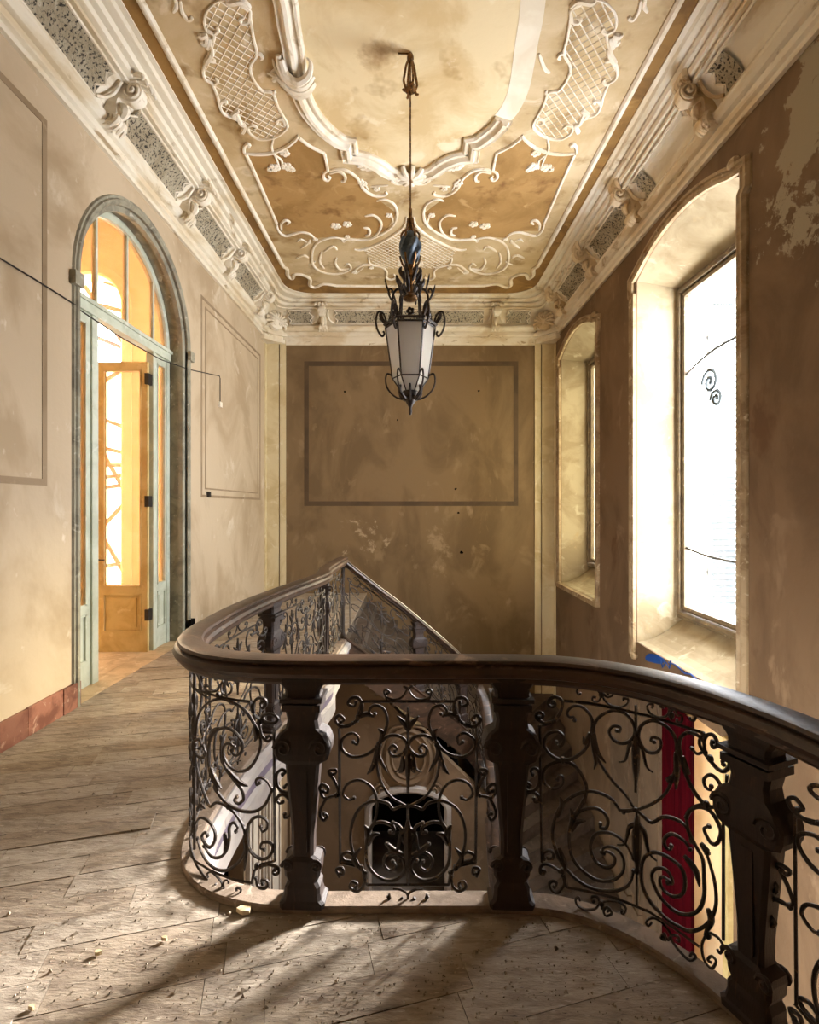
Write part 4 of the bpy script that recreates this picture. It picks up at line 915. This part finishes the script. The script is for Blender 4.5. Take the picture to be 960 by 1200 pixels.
# ================================================================ FLOORS
edge = [(p[0], p[1]) for p in RP]
fpoly = [(XR, YF), (1.0, YF)] + [(x, y) for x, y in edge[1:]] + [(-.81, YB), (XL, YB), (XL, YF)]
fpoly = fpoly[1:]
floor = MB().prism(fpoly, lambda u, v: (u, v, -.30), lambda u, v: (u, v, -.022)).build('floor', M['subfloor'], kind='structure')
# marble fascia round the well
sweep_up([(p[0], p[1], 0) for p in RP], [(.0, -.004), (.04, -.004), (.065, -.004), (.10, -.03), (.10, -.08), (.07, -.10), (.07, -.16), (.10, -.18), (.10, -.30), (.07, -.34), (.0, -.34)], 'edge_fascia', M['fascia'], floor, smooth=False)
sweep_up([(p[0], p[1], 0) for p in RP], [(.068, -.10), (.078, -.10), (.078, -.16), (.068, -.16)], 'mauve_band', M['fascia_v'], floor, smooth=False)
def clip(poly, a, b2):   # keep left of a->b
    out = []; n = len(poly)
    sd = lambda p: (b2[0] - a[0]) * (p[1] - a[1]) - (b2[1] - a[1]) * (p[0] - a[0])
    for i in range(n):
        p, q = poly[i], poly[(i + 1) % n]; sp_, sq = sd(p), sd(q)
        if sp_ >= 0: out.append(p)
        if (sp_ >= 0) != (sq >= 0):
            t = sp_ / (sp_ - sq); out.append((p[0] + (q[0] - p[0]) * t, p[1] + (q[1] - p[1]) * t))
    return out
TH = radians(15); ca_, sa_ = cos(TH), sin(TH); rot = lambda u, v: (u * ca_ - v * sa_, u * sa_ + v * ca_)
BW, BLn = .135, .56; boards = []
r_ = random.Random(3)
for j in range(-12, 90):
    u0 = -8 + (j % 4) * .17 + r_.uniform(-.04, .04)
    u = u0
    while u < 8:
        ln = BLn * r_.choice((.8, 1, 1, 1.2)); v0 = j * BW
        q = [rot(u + .0012, v0 + .0008), rot(u + ln - .0012, v0 + .0008), rot(u + ln - .0012, v0 + BW - .0008), rot(u + .0012, v0 + BW - .0008)]
        u += ln
        cx, cy = sum(p[0] for p in q) / 4, sum(p[1] for p in q) / 4
        if cx < XL - .4 or cx > 1.5 or cy < YF or cy > YB + .1: continue
        pl = fpoly
        for a, b2 in zip(q, q[1:] + q[:1]):
            pl = clip(pl, a, b2)
            if len(pl) < 3: break
        if len(pl) < 3: continue
        cl = []
        for p in pl:
            if not cl or hypot(p[0] - cl[-1][0], p[1] - cl[-1][1]) > 1e-4: cl.append(p)
        if len(cl) > 1 and hypot(cl[0][0] - cl[-1][0], cl[0][1] - cl[-1][1]) < 1e-4: cl.pop()
        if len(cl) < 3: continue
        ar = abs(sum(cl[i][0] * cl[(i + 1) % len(cl)][1] - cl[(i + 1) % len(cl)][0] * cl[i][1] for i in range(len(cl)))) / 2
        if ar < .002: continue
        vis = cy > 1.5 and abs(cx / max(cy, .1)) < .83
        boards.append((ar / max(cy, .3) ** 3 if vis else 0, cl, cy))
boards.sort(key=lambda b2: -b2[0])
rest = MB()
for n_, (w_, cl, cy) in enumerate(boards):
    dz = r_.uniform(-.0015, .0015); tx, ty = r_.uniform(-.003, .003), r_.uniform(-.004, .004)
    if r_.random() < .12: dz += .003; tx *= 3; ty *= 3
    cx0, cy0 = cl[0]
    f0 = lambda u, v: (u, v, -.024); f1 = lambda u, v: (u, v, -.003 + dz + (u - cx0) * tx + (v - cy0) * ty)
    if n_ < 300 and w_ > 0: MB().prism(cl, f0, f1).build('floorboard', r_.choice(M['floor']), floor)
    else: rest.prism(cl, f0, f1)
rest.build('distant_floorboards', M['floor'][0], floor, kind='stuff')
# lower hall
MB().box(XL, XR + .6, YF, YB, ZL - .1, ZL).build('floor_lower', M['lowfloor'], kind='structure')
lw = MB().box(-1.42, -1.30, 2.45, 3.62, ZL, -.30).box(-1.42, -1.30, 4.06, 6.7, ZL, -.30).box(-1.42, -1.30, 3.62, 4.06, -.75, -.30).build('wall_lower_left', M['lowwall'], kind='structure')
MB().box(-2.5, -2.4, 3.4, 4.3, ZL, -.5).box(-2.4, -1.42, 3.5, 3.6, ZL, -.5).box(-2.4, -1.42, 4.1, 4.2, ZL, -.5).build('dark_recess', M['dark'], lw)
for y0, y1 in ((2.55, 2.95), (3.1, 3.5), (4.12, 4.42), (4.5, 4.62), (4.7, 5.1), (5.5, 5.9)):
    m_ = M['fascia'] if y0 > 4 and y0 < 4.9 else M['lowwall']
    pz = MB().box(-1.30, -1.27, y0, y1, ZL, -.42).box(-1.27, -1.255, y0 + .05, y0 + .08, ZL + .3, -.6).box(-1.27, -1.255, y1 - .08, y1 - .05, ZL + .3, -.6).box(-1.30, -1.235, y0 - .03, y1 + .03, ZL, ZL + .25).box(-1.30, -1.235, y0 - .03, y1 + .03, -.5, -.42)
    pz.build('pilaster', m_, lw)
# wall under the upper flight with a dark arched doorway and oval cartouche
DX0, DX1, DZ = -.50, .44, -2.30
hd = [( (DX0 + DX1) / 2 + (DX1 - DX0) / 2 * cos(a), DZ + .22 * sin(a)) for a in [pi * i / 14 for i in range(15)]]
LWY = 6.72
mb = MB()
def topz(x): return -.30 - max(0, (x + .81)) * .98 - .1
mb.prism([(-1.42, ZL), (DX0, ZL), (DX0, DZ)] + list(reversed(hd))[1:-1] + [(DX1, DZ), (DX1, ZL), (1.02, ZL), (1.02, topz(1.0)), (.44, topz(.44)), (-.81, -.42), (-1.42, -.42)], lambda u, v: (u, LWY, v), lambda u, v: (u, LWY + .12, v))
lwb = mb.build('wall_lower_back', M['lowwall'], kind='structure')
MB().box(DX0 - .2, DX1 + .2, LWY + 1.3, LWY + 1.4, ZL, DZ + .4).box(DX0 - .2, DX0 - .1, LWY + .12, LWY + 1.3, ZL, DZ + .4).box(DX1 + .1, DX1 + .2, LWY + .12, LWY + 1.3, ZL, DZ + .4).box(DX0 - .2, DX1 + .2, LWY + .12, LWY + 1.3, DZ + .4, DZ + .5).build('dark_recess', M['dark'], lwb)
sur = [(DX1 + .0, ZL), (DX1, DZ)] + hd[1:-1] + [(DX0, DZ), (DX0, ZL)]
sweep_plane(MB(), list(reversed(sur)), [(0, 0), (0, .04), (.03, .06), (.07, .05), (.09, .02), (.09, 0)], lambda u, v, h: (u, LWY - h, v)).build('door_surround', M['fascia'], lwb)
ox, oz = -.03, -1.62
el = [(ox + .26 * cos(2 * pi * i / 28), oz + .32 * sin(2 * pi * i / 28)) for i in range(28)]
oc = sweep_plane(MB(), el, [(-.05, 0), (-.06, .03), (-.02, .055), (.02, .03), (.05, .045), (.06, 0)], lambda u, v, h: (u, LWY - h, v), closed=True).build('oval_cartouche_frame', M['lowwall'], lwb, smooth=True)
mb = MB()
for s in (-1, 1):
    mb.tube([(ox + s * (.33 + (.10 - .004 * i) * cos(i * .45)), LWY - .03, oz - .42 + (.10 - .004 * i) * sin(i * .45)) for i in range(22)], .02, 6)
    mb.tube(cr([(ox + s * .05, LWY - .03, oz + .40), (ox + s * .22, LWY - .04, oz + .36), (ox + s * .34, LWY - .03, oz + .12), (ox + s * .36, LWY - .03, oz - .2), (ox + s * .25, LWY - .03, oz - .4)], 4), .022, 6)
mb.build('cartouche_scroll', M['lowwall'], oc, smooth=True)
# lower right wall: pilaster strips, doorway surround, crimson curtain, lit reveal
pr = wall_right
for y0, y1 in ((5.30, 5.42), (5.56, 5.66), (6.0, 6.12), (6.3, 6.42)):
    MB().box(XR - .05, XR, y0, y1, ZL, -.36).box(XR - .07, XR, y0 - .02, y1 + .02, ZL, ZL + .3).build('lower_pilaster_strip', M['lowwall'], pr)
MB().box(XR - .03, XR, 5.42, 6.9, ZL + .4, -.45).build('lower_wall_panel', M['lowwall'], pr)
cu = MB(); n = 40; f_ = []
ring_a = []
for i in range(n + 1):
    y = 4.78 + .52 * i / n; x = XR - .10 + .025 * sin(i * 1.25)
    ring_a.append((x, y))
back = [(x + .012, y) for x, y in reversed(ring_a)]
cu.loft([[(x, y, z) for x, y in ring_a + back] for z in (-3.38, -2.2, -1.2, -.36)])
cu.build('curtain', M['red'], smooth=True, label='crimson curtain hanging beside the lit doorway of the lower hall', cat='curtain')
MB().box(XR - .04, XR, 4.32, 4.40, ZL, -.34).box(XR - .04, XR, 4.95, 5.0, ZL, -.34).build('door_jamb', M['doory'], pr)
MB().box(XR + .5, XR + .56, 4.40, 4.78, ZL, -.36).box(XR + .5, XR + .56, 4.84, 5.0, ZL, -.36).box(XR + .5, XR + .56, 4.78, 4.84, ZL, -2.2).build('daylight_block', M['doory'], pr)  # panel added to block daylight at the lower doorway, leaving a slit
MB().box(XR, XR + .55, 4.40, 5.0, ZL - .02, ZL + .004).build('threshold', M['stone'], pr)

# ================================================================ LEFT SKIRTING
sk = empty('baseboard_left', (XL, 1.5, 0), kind='structure')
y = YF
while y < AY0 - .02:
    l = min(r_.uniform(.26, .42), AY0 - y)
    if AY0 - y - l < .1: l = AY0 - y
    MB().box(XL, XL + r_.uniform(.019, .025), y + .002, y + l - .002, 0, .20 + r_.uniform(-.004, .003)).build('marble_slab', mat('skirting_marble', *(tuple(c * f for c in cc[:3]) + (1,) for cc in (srgb(146, 96, 76), srgb(112, 66, 50), srgb(186, 150, 128)) for f in [r_.uniform(.75, 1.2)]), scale=6, rough=.45, bump=.05) if y > 1.6 else M['base'], sk)
    y += l
MB().box(XL, XL + .05, AY1, AY1 + .12, 0, .24).build('plinth_block', M['dark'], sk)

# ================================================================ ARCHED DOORWAY (door_1)
FX = -2.905
dr = empty('door_1', (FX, AC, 0), kind='structure')
fx = lambda u, v, h: (XL + h, u, v)
# outer archivolt : jambs with stepped mouldings
arch_path = [(AY0, 0), (AY0, ASP)] + [(p[0], p[1]) for p in reversed(arc[1:-1])] + [(AY1, ASP), (AY1, 0)]
sweep_plane(MB(), arch_path, [(-.0, -.24), (0, .0), (.0, .012), (.018, .03), (.045, .03), (.055, .014), (.075, .018), (.085, 0)][:8], fx).build('archivolt', M['arch'], dr)
ins = lambda w: [(AY0 + w, 0), (AY0 + w, ASP)] + [(AC - (AR - w) * cos(pi * i / 28), ASP + (AR - w) * sin(pi * i / 28)) for i in range(1, 28)] + [(AY1 - w, ASP), (AY1 - w, 0)]
sweep_plane(MB(), ins(.0), [(.0, -.02), (-.05, -.03), (-.05, -.08), (-.02, -.09), (-.02, -.20), (0, -.22)], fx).build('inner_arch_moulding', M['arch'], dr)
# impost blocks
for yy in (AY0, AY1):
    s = -1 if yy == AY0 else 1
    MB().box(XL, XL + .05, min(yy, yy + s * .11), max(yy, yy + s * .11), ASP - .09, ASP + .02).build('impost', M['arch'], dr)
# fixed frame
P0, P1 = 4.78, 5.80
T0, T1 = 3.33, 3.44
fxx = lambda u, v, h: (FX + h, u, v)
fr_ = MB()
sweep_plane(fr_, ins(.02), [(-.0, -.04), (0, .03), (-.02, .035), (-.07, .03), (-.075, .01), (-.075, -.04)], fxx)
fr_.build('arched_frame', M['doorp'], dr)
MB().box(FX - .04, FX + .05, AY0 + .02, AY1 - .02, T0, T1).box(FX + .04, FX + .07, AY0 + .02, AY1 - .02, T1 - .025, T1 + .01).build('transom', M['doorp'], dr)
for a, b2 in ((P0 - .09, P0), (P1, P1 + .07)): MB().box(FX - .04, FX + .04, a, b2, 0, T0).build('mullion', M['doorp'], dr)
# fanlight bars and panes
bx_ = [AC - .33, AC + .21, AC + .60]
r0 = AR - .09
for yy in (AC - .43, AC + .09, AC + .63):
    h = sqrt(max(.01, r0 ** 2 - (yy - AC) ** 2)); MB().box(FX - .02, FX + .02, yy - .017, yy + .017, T1, T1 + h).build('fanlight_bar', M['doorp'], dr)
es = [-r0, -.43, .09, .63, r0]
for a, b2 in zip(es, es[1:]):
    pts = [(AC + a, T1)] + [(AC + a + (b2 - a) * i / 8, T1 + sqrt(max(0, r0 ** 2 - (a + (b2 - a) * i / 8) ** 2))) for i in range(9)] + [(AC + b2, T1)]
    MB().prism(pts, lambda u, v: (FX - .003, u, v), lambda u, v: (FX + .003, u, v)).build('fanlight_pane', M['glass_w'], dr)
# sidelights
def leaf(parent, y0, y1, fm, mt, name, zt=T0, zb=0.0, hz=.72, gm='glass_w', cell=.06):
    st = MB(); bxm = lambda a, b2, c, d_, h0, h1: st.hexa([fm(a, c, h0), fm(b2, c, h0), fm(b2, c, h1), fm(a, c, h1)], [fm(a, d_, h0), fm(b2, d_, h0), fm(b2, d_, h1), fm(a, d_, h1)])
    bxm(y0, y0 + cell, zb, zt, -.02, .02); bxm(y1 - cell, y1, zb, zt, -.02, .02); bxm(y0 + cell, y1 - cell, zb, zb + .22, -.02, .02); bxm(y0 + cell, y1 - cell, hz - .08, hz, -.02, .02); bxm(y0 + cell, y1 - cell, zt - .09, zt, -.02, .02)
    o = st.build(name, mt, parent)
    st = MB(); bxm = lambda a, b2, c, d_, h0, h1: st.hexa([fm(a, c, h0), fm(b2, c, h0), fm(b2, c, h1), fm(a, c, h1)], [fm(a, d_, h0), fm(b2, d_, h0), fm(b2, d_, h1), fm(a, d_, h1)])
    bxm(y0 + cell, y1 - cell, zb + .22, hz - .08, -.008, .008); bxm(y0 + cell + .05, y1 - cell - .05, zb + .27, hz - .13, -.016, .016)
    st.build('door_panel', mt, o)
    st = MB()
    for a, b2, c, d_ in ((y0 + cell, y0 + cell + .014, hz, zt - .09), (y1 - cell - .014, y1 - cell, hz, zt - .09), (y0 + cell, y1 - cell, hz, hz + .014), (y0 + cell, y1 - cell, zt - .104, zt - .09), (y0 + cell, y0 + cell + .014, zb + .22, hz - .08), (y1 - cell - .014, y1 - cell, zb + .22, hz - .08), (y0 + cell, y1 - cell, zb + .22, zb + .234), (y0 + cell, y1 - cell, hz - .094, hz - .08)):
        bxm2 = st.hexa([fm(a, c, -.027), fm(b2, c, -.027), fm(b2, c, .027), fm(a, c, .027)], [fm(a, d_, -.027), fm(b2, d_, -.027), fm(b2, d_, .027), fm(a, d_, .027)])
    st.build('glazing_bead', mt, o)
    st = MB(); bxm(y0 + cell, y1 - cell, hz, zt - .09, -.003, .003); st.build('pane', M[gm], o)
    return o
fS = lambda u, v, h: (FX + h, u, v)
leaf(dr, AY0 + .06, P0 - .09, fS, M['doorp'], 'sidelight'); leaf(dr, P1 + .07, AY1 - .06, fS, M['doorp'], 'sidelight')
YD = 5.76
fD = lambda u, v, h: (u, YD + h, v)
lf = leaf(dr, -3.46, -2.90, fD, M['doory'], 'door_leaf', zt=3.20, cell=.07)
YD2 = 4.80; fD2 = lambda u, v, h: (u, YD2 + h, v); leaf(dr, -3.46, -2.90, fD2, M['doory'], 'door_leaf', zt=3.20, cell=.07)
for z in (.35, 1.6, 2.95): MB().box(-2.92, -2.875, YD - .045, YD + .035, z, z + .12).build('hinge', M['hinge'], lf)
MB().tube([(-3.43, YD - .03, 1.02), (-3.43, YD - .08, 1.02), (-3.34, YD - .08, 1.02)], .008, 6).build('door_handle', M['hinge'], lf)
# ---- gallery behind
MB().box(-7.2, XL - .25, 2.6, 11.0, -.12, .0).box(XL - .25, XL, AY0, AY1, -.12, -.002).build('floor_gallery', mat('bleached_gallery_floor', srgb(206, 180, 142), srgb(184, 158, 122), srgb(220, 200, 168), scale=5, bump=.2), kind='structure')
GW = 10.6
mb = MB(); gx0, gx1, gz = -7.12, -5.87, 5.7
ga = [((gx0 + gx1) / 2 + (gx1 - gx0) / 2 * cos(pi * i / 16), gz + (gx1 - gx0) / 2 * sin(pi * i / 16)) for i in range(17)]
mb.prism([(-7.2, 0), (gx0, 0), (gx0, gz)] + list(reversed(ga))[1:-1] + [(gx1, gz), (gx1, 0), (XL - .25, 0), (XL - .25, 7.4), (-7.2, 7.4)], lambda u, v: (u, GW, v), lambda u, v: (u, GW + .3, v))
gw = mb.build('wall_gallery_far', M['gallery'], kind='structure')
gp = [(gx0, 0), (gx0, gz)] + list(reversed(ga))[1:-1] + [(gx1, gz), (gx1, 0)]
sweep_plane(MB(), list(reversed(gp)), [(0, 0), (0, .05), (-.04, .08), (-.12, .06), (-.2, .04), (-.2, 0)], lambda u, v, h: (u, GW - h, v)).build('arch_surround', M['gallery'], gw)
MB().box(-7.3, -7.1, 2.4, 11, 0, 7.4).build('wall_gallery_left', M['gallery'], kind='structure')
MB().box(-7.2, XL - .25, 2.4, 2.6, 0, 7.4).build('wall_gallery_near', M['gallery'], kind='structure')
MB().box(-7.3, XL - .25, 2.4, 11, 7.4, 7.5).box(XL - .25, XL - .2, 2.4, 11, 5.6, 7.4).build('ceiling_gallery', M['gallery'], kind='structure')
# scaffolding beyond the gallery arch
sc = empty('scaffold', (-6.2, 11.6, 0), 'rusty scaffold poles seen through the glazed arched doorway', 'scaffold')
def gp3(px, py, Y=11.6): return ((px - PX) / F * Y, Y, EYE + (PY - py) / F * Y)
for a, b2 in (((112, 453), (144, 433)), ((112, 488), (144, 500)), ((112, 515), (146, 575)), ((112, 545), (148, 545)), ((112, 560), (148, 557)), ((112, 573), (148, 568)), ((112, 626), (146, 590)), ((112, 615), (146, 672)), ((112, 665), (146, 660)), ((96, 330), (128, 378)), ((94, 352), (150, 366)), ((118, 524), (134, 528)), ((90, 318), (150, 340)), ((112, 395), (150, 410))):
    A_, B_ = Vector(gp3(*a)), Vector(gp3(*b2)); d_ = (B_ - A_) * .6
    MB().tube([A_ - d_, B_ + d_], .05, 6).build('scaffold_pole', M['pole'], sc)

# ================================================================ LANTERN
LYY = 4.3; L0 = (0.0, LYY)
ln = empty('lantern', (0, LYY, 2.4), 'wrought-iron hexagonal hanging lantern with frosted panes below a blue-grey spindle', 'lantern')
Zp = lambda y: EYE + (PY - y) / F * LYY
MB().tube([(0, LYY, 5.30), (0, LYY, 3.9)], .008, 6).build('suspension_rod', M['bronze'], ln)
hk = MB(); hk.ball((0, LYY, 5.31), .03, .03, .04)
hk.lathe([(.03, 0), (.05, .01), (.04, .03), (.035, .06)], (0, LYY, 5.03), 8)
for k in range(4):
    a = k * pi / 2 + .4; hk.tube([(r * cos(a), LYY + r * sin(a), z) for r, z in cr([(.01, 5.30), (.035, 5.24), (.05, 5.16), (.06, 5.10), (.045, 5.05), (.055, 5.02), (.07, 5.03)], 3)], .01, 5)
hk.tube([(0, LYY, 5.34), (-.04, LYY, 5.345), (-.1, LYY, 5.345)], .007, 5)
hk.build('ceiling_hook', M['bronze'], ln, smooth=True)
s_ = MB(); nn = 12
rings = []
for i in range(13):
    t = i / 12; r = .03 + .055 * sin(pi * t) ** .8; z = 3.60 + .27 * t
    rings.append([(r * (1 + .14 * cos(6 * (a_ - t * 1.6))) * cos(a_), LYY + r * (1 + .14 * cos(6 * (a_ - t * 1.6))) * sin(a_), z) for a_ in [2 * pi * q / 48 for q in range(48)]])
s_.loft(rings).build('fluted_spindle', M['bluev'], ln, smooth=True)
c_ = MB()
for k in range(6):
    a = k * pi / 3; P_ = lambda r, z: (r * cos(a), LYY + r * sin(a), z)
    c_.tube([P_(r, z) for r, z in cr([(.02, 3.98), (.03, 3.90), (.06, 3.87), (.075, 3.84), (.07, 3.80)], 3)], .009, 5)
    c_.tube([P_(r, z) for r, z in cr([(.02, 3.56), (.05, 3.58), (.075, 3.63), (.085, 3.67)], 3)], .009, 5)
c_.tube([(0, LYY, 3.3), (0, LYY, 3.62)], .014, 6); c_.tube([(0, LYY, 3.86), (0, LYY, 4.06)], .016, 6)
c_.build('spindle_leaves', M['bronze'], ln, smooth=True)
ang = [pi / 6 + 0 + k * pi / 3 for k in range(6)]
ang = [k * pi / 3 for k in range(6)]       # flat face towards the camera
zt_, zb_, Rt, Rb = 3.08, 2.66, .205, .148
V = lambda r, k, z: (r * cos(ang[k % 6]), LYY + r * sin(ang[k % 6]), z)
fm_ = MB()
for k in range(6):
    fm_.tube([V(Rt, k, zt_), V(Rb, k, zb_)], .007, 4); fm_.tube([V(Rt, k, zt_), V(Rt, k + 1, zt_)], .010, 4); fm_.tube([V(Rt + .012, k, zt_ + .025), V(Rt + .012, k + 1, zt_ + .025)], .012, 4); fm_.tube([V(Rb, k, zb_), V(Rb, k + 1, zb_)], .006, 4); fm_.tube([V(Rb, k, zb_), V(.07, k, 2.55)], .006, 4)
    fm_.tube([V(Rt, k, zt_ + .02), V(.05, k, 3.16)], .006, 4)
fm_.build('lantern_frame', M['liron'], ln)
for k in range(6):
    q = [V(Rt - .002, k, zt_), V(Rt - .002, k + 1, zt_), V(Rb - .002, k + 1, zb_), V(Rb - .002, k, zb_)]; qi = [V(Rt - .007, k, zt_), V(Rt - .007, k + 1, zt_), V(Rb - .007, k + 1, zb_), V(Rb - .007, k, zb_)]
    MB().hexa(qi, q).build('lantern_pane', M['frost'], ln)
    q = [V(Rb - .002, k, zb_), V(Rb - .002, k + 1, zb_), V(.068, k + 1, 2.555), V(.068, k, 2.555)]; qi = [V(Rb - .007, k, zb_), V(Rb - .007, k + 1, zb_), V(.064, k + 1, 2.56), V(.064, k, 2.56)]
    MB().hexa(qi, q).build('lower_pane', M['frost'], ln)
def radial(name, prof, r, k, off=0, lv=False):
    a = ang[k % 6] + off
    return MB().tube([(p[0] * cos(a), LYY + p[0] * sin(a), p[1]) for p in cr(prof, 4)], r, 6, rad=(lambda t: .4 + 1.1 * sin(pi * min(1, .1 + t * .9))) if lv else None).build(name, M['liron'], ln, smooth=True)
for k in range(6):
    radial('crown_scroll', [(.05, 3.36), (.10, 3.40), (.14, 3.36), (.15, 3.28), (.16, 3.20), (.18, 3.12), (.20, 3.09)], .010, k)
    radial('crown_scroll', [(.15, 3.30), (.18, 3.36), (.17, 3.40), (.15, 3.39), (.155, 3.37)], .008, k)
    radial('corner_loop', [(.19, 3.10), (.22, 3.19), (.265, 3.21), (.285, 3.14), (.27, 3.06), (.235, 3.01), (.215, 3.03), (.225, 3.05)], .009, k)
    radial('corner_loop', [(.20, 3.11), (.235, 3.15), (.245, 3.19), (.225, 3.20)], .012, k, 0, True)
    radial('crown_leaf', [(.05, 3.36), (.085, 3.42), (.11, 3.46), (.12, 3.50)], .013, k, .3, True)
    radial('crown_leaf', [(.03, 3.46), (.06, 3.50), (.085, 3.55), (.07, 3.58)], .013, k, .1, True)
    radial('cup_scroll', [(.15, 2.68), (.19, 2.70), (.205, 2.65), (.19, 2.58), (.14, 2.52), (.08, 2.49), (.05, 2.50), (.055, 2.52)], .008, k)
    radial('cup_scroll', [(.09, 2.60), (.10, 2.54), (.07, 2.50), (.03, 2.47)], .010, k, .5, True)
    a = ang[k] + pi / 6; fb_ = MB()
    for q in range(5): fb_.ball((.165 * cos(a) + .02 * cos(q * 1.26) * sin(a), LYY + .165 * sin(a) - .02 * cos(q * 1.26) * cos(a), 3.155 + .02 * sin(q * 1.26)), .016, None, None, 6, 4)
    fb_.build('iron_flower', M['liron'], ln, smooth=True)
    radial('ridge_spike', [(.17, 3.33), (.20, 3.40), (.215, 3.46)], .006, k, .26, True)
MB().lathe([(.02, 3.30), (.055, 3.31), (.06, 3.33), (.03, 3.36), (.02, 3.44), (.045, 3.47), (.05, 3.50), (.02, 3.56), (.018, 3.62)], (0, LYY, 0), 12).build('neck_collar', M['bronze'], ln, smooth=True)
MB().lathe([(.01, 2.36), (.016, 2.39), (.012, 2.42), (.03, 2.45), (.05, 2.48), (.055, 2.52), (.065, 2.555)], (0, LYY, 0), 10).build('finial', M['liron'], ln, smooth=True)

# ================================================================ CABLES, SWITCH, SOCKET
cb = MB(); cb.tube([(XL + .012, y, 3.205 + .012 * sin(y * 2.2)) for y in [1.2 + .25 * i for i in range(13)]], .006, 5)
cb.tube([(XL + .012, 4.19, 3.19), (XL + .005, 4.8, 3.165), (XL + .005, 5.6, 3.18), (XL + .012, 6.3, 3.26), (XL + .012, 7.28, 3.43), (XL + .012, 7.30, 3.40), (XL + .012, 7.30, 3.07)], .006, 5)
cb.build('cable', M['cable'], label='thin dark cable strung along the left wall across the arched doorway', cat='cable')
bx_ = MB().box(XL, XL + .03, 7.26, 7.34, 3.0, 3.07).build('cable_box', M['stucco'], label='tiny pale junction box where the cable ends on the left wall', cat='junction box')
MB().box(XL, XL + .03, 6.84, 6.92, 1.73, 1.80).build('wall_switch', M['hinge'], label='small black switch on the left wall at the foot of the far painted border', cat='switch')
# ================================================================ DEBRIS
def chip(x, y, r, label, m=M['chip'], h=.012):
    pts = [(x + r * random.uniform(.6, 1.1) * cos(a * pi / 4), y + .6 * r * random.uniform(.6, 1.1) * sin(a * pi / 4)) for a in range(8)]
    MB().prism(pts, lambda u, v: (u, v, .002), lambda u, v: (u * .96 + x * .04, v * .96 + y * .04, .002 + h)).build('plaster_chip', m, label=label, cat='plaster chip', group='plaster chips on the floorboards')
def fpt(px, py): Y = EYE * F / (py - PY); return ((px - PX) / F * Y, Y)
chip(*fpt(286, 1069), .034, 'largest pale plaster chip, lying against the kerb at the left curve of the balustrade', h=.016)
chip(*fpt(115, 1119), .016, 'small white plaster chip alone on the boards at lower left')
chip(*fpt(193, 1102), .014, 'small white chip a step left of the kerb, on the open boards')
chip(*fpt(37, 1183), .014, 'white chip nearest the lower left corner of the floor')
gr = MB(); rg = random.Random(5)
for i in range(2600):
    x = rg.uniform(-2.3, 1.15); yy = rg.uniform(1.35, 4.5) if rg.random() < .45 else rg.uniform(1.4, 2.2)
    if x > -.9 and rg.random() < .5: yy = rg.uniform(1.45, 2.05)
    if not inside((x, yy), fpoly) : continue
    dmin = min(hypot(x - p[0], yy - p[1]) for p in RP[::3])
    if dmin < .07: continue
    r = rg.uniform(.002, .0055) * (1 if rg.random() < .96 else 2)
    a = rg.uniform(0, 6); v = [(x + r * cos(a + q * 2.09), yy + r * sin(a + q * 2.09), .0) for q in range(3)] + [(x, yy, r * 1.1)]
    gr.add(v, [(0, 2, 1), (0, 1, 3), (1, 2, 3), (2, 0, 3)])
gr.build('plaster_grit', M['grit'], kind='stuff', label='fine plaster grit and dust scattered over the floorboards in front of the balustrade', cat='debris')
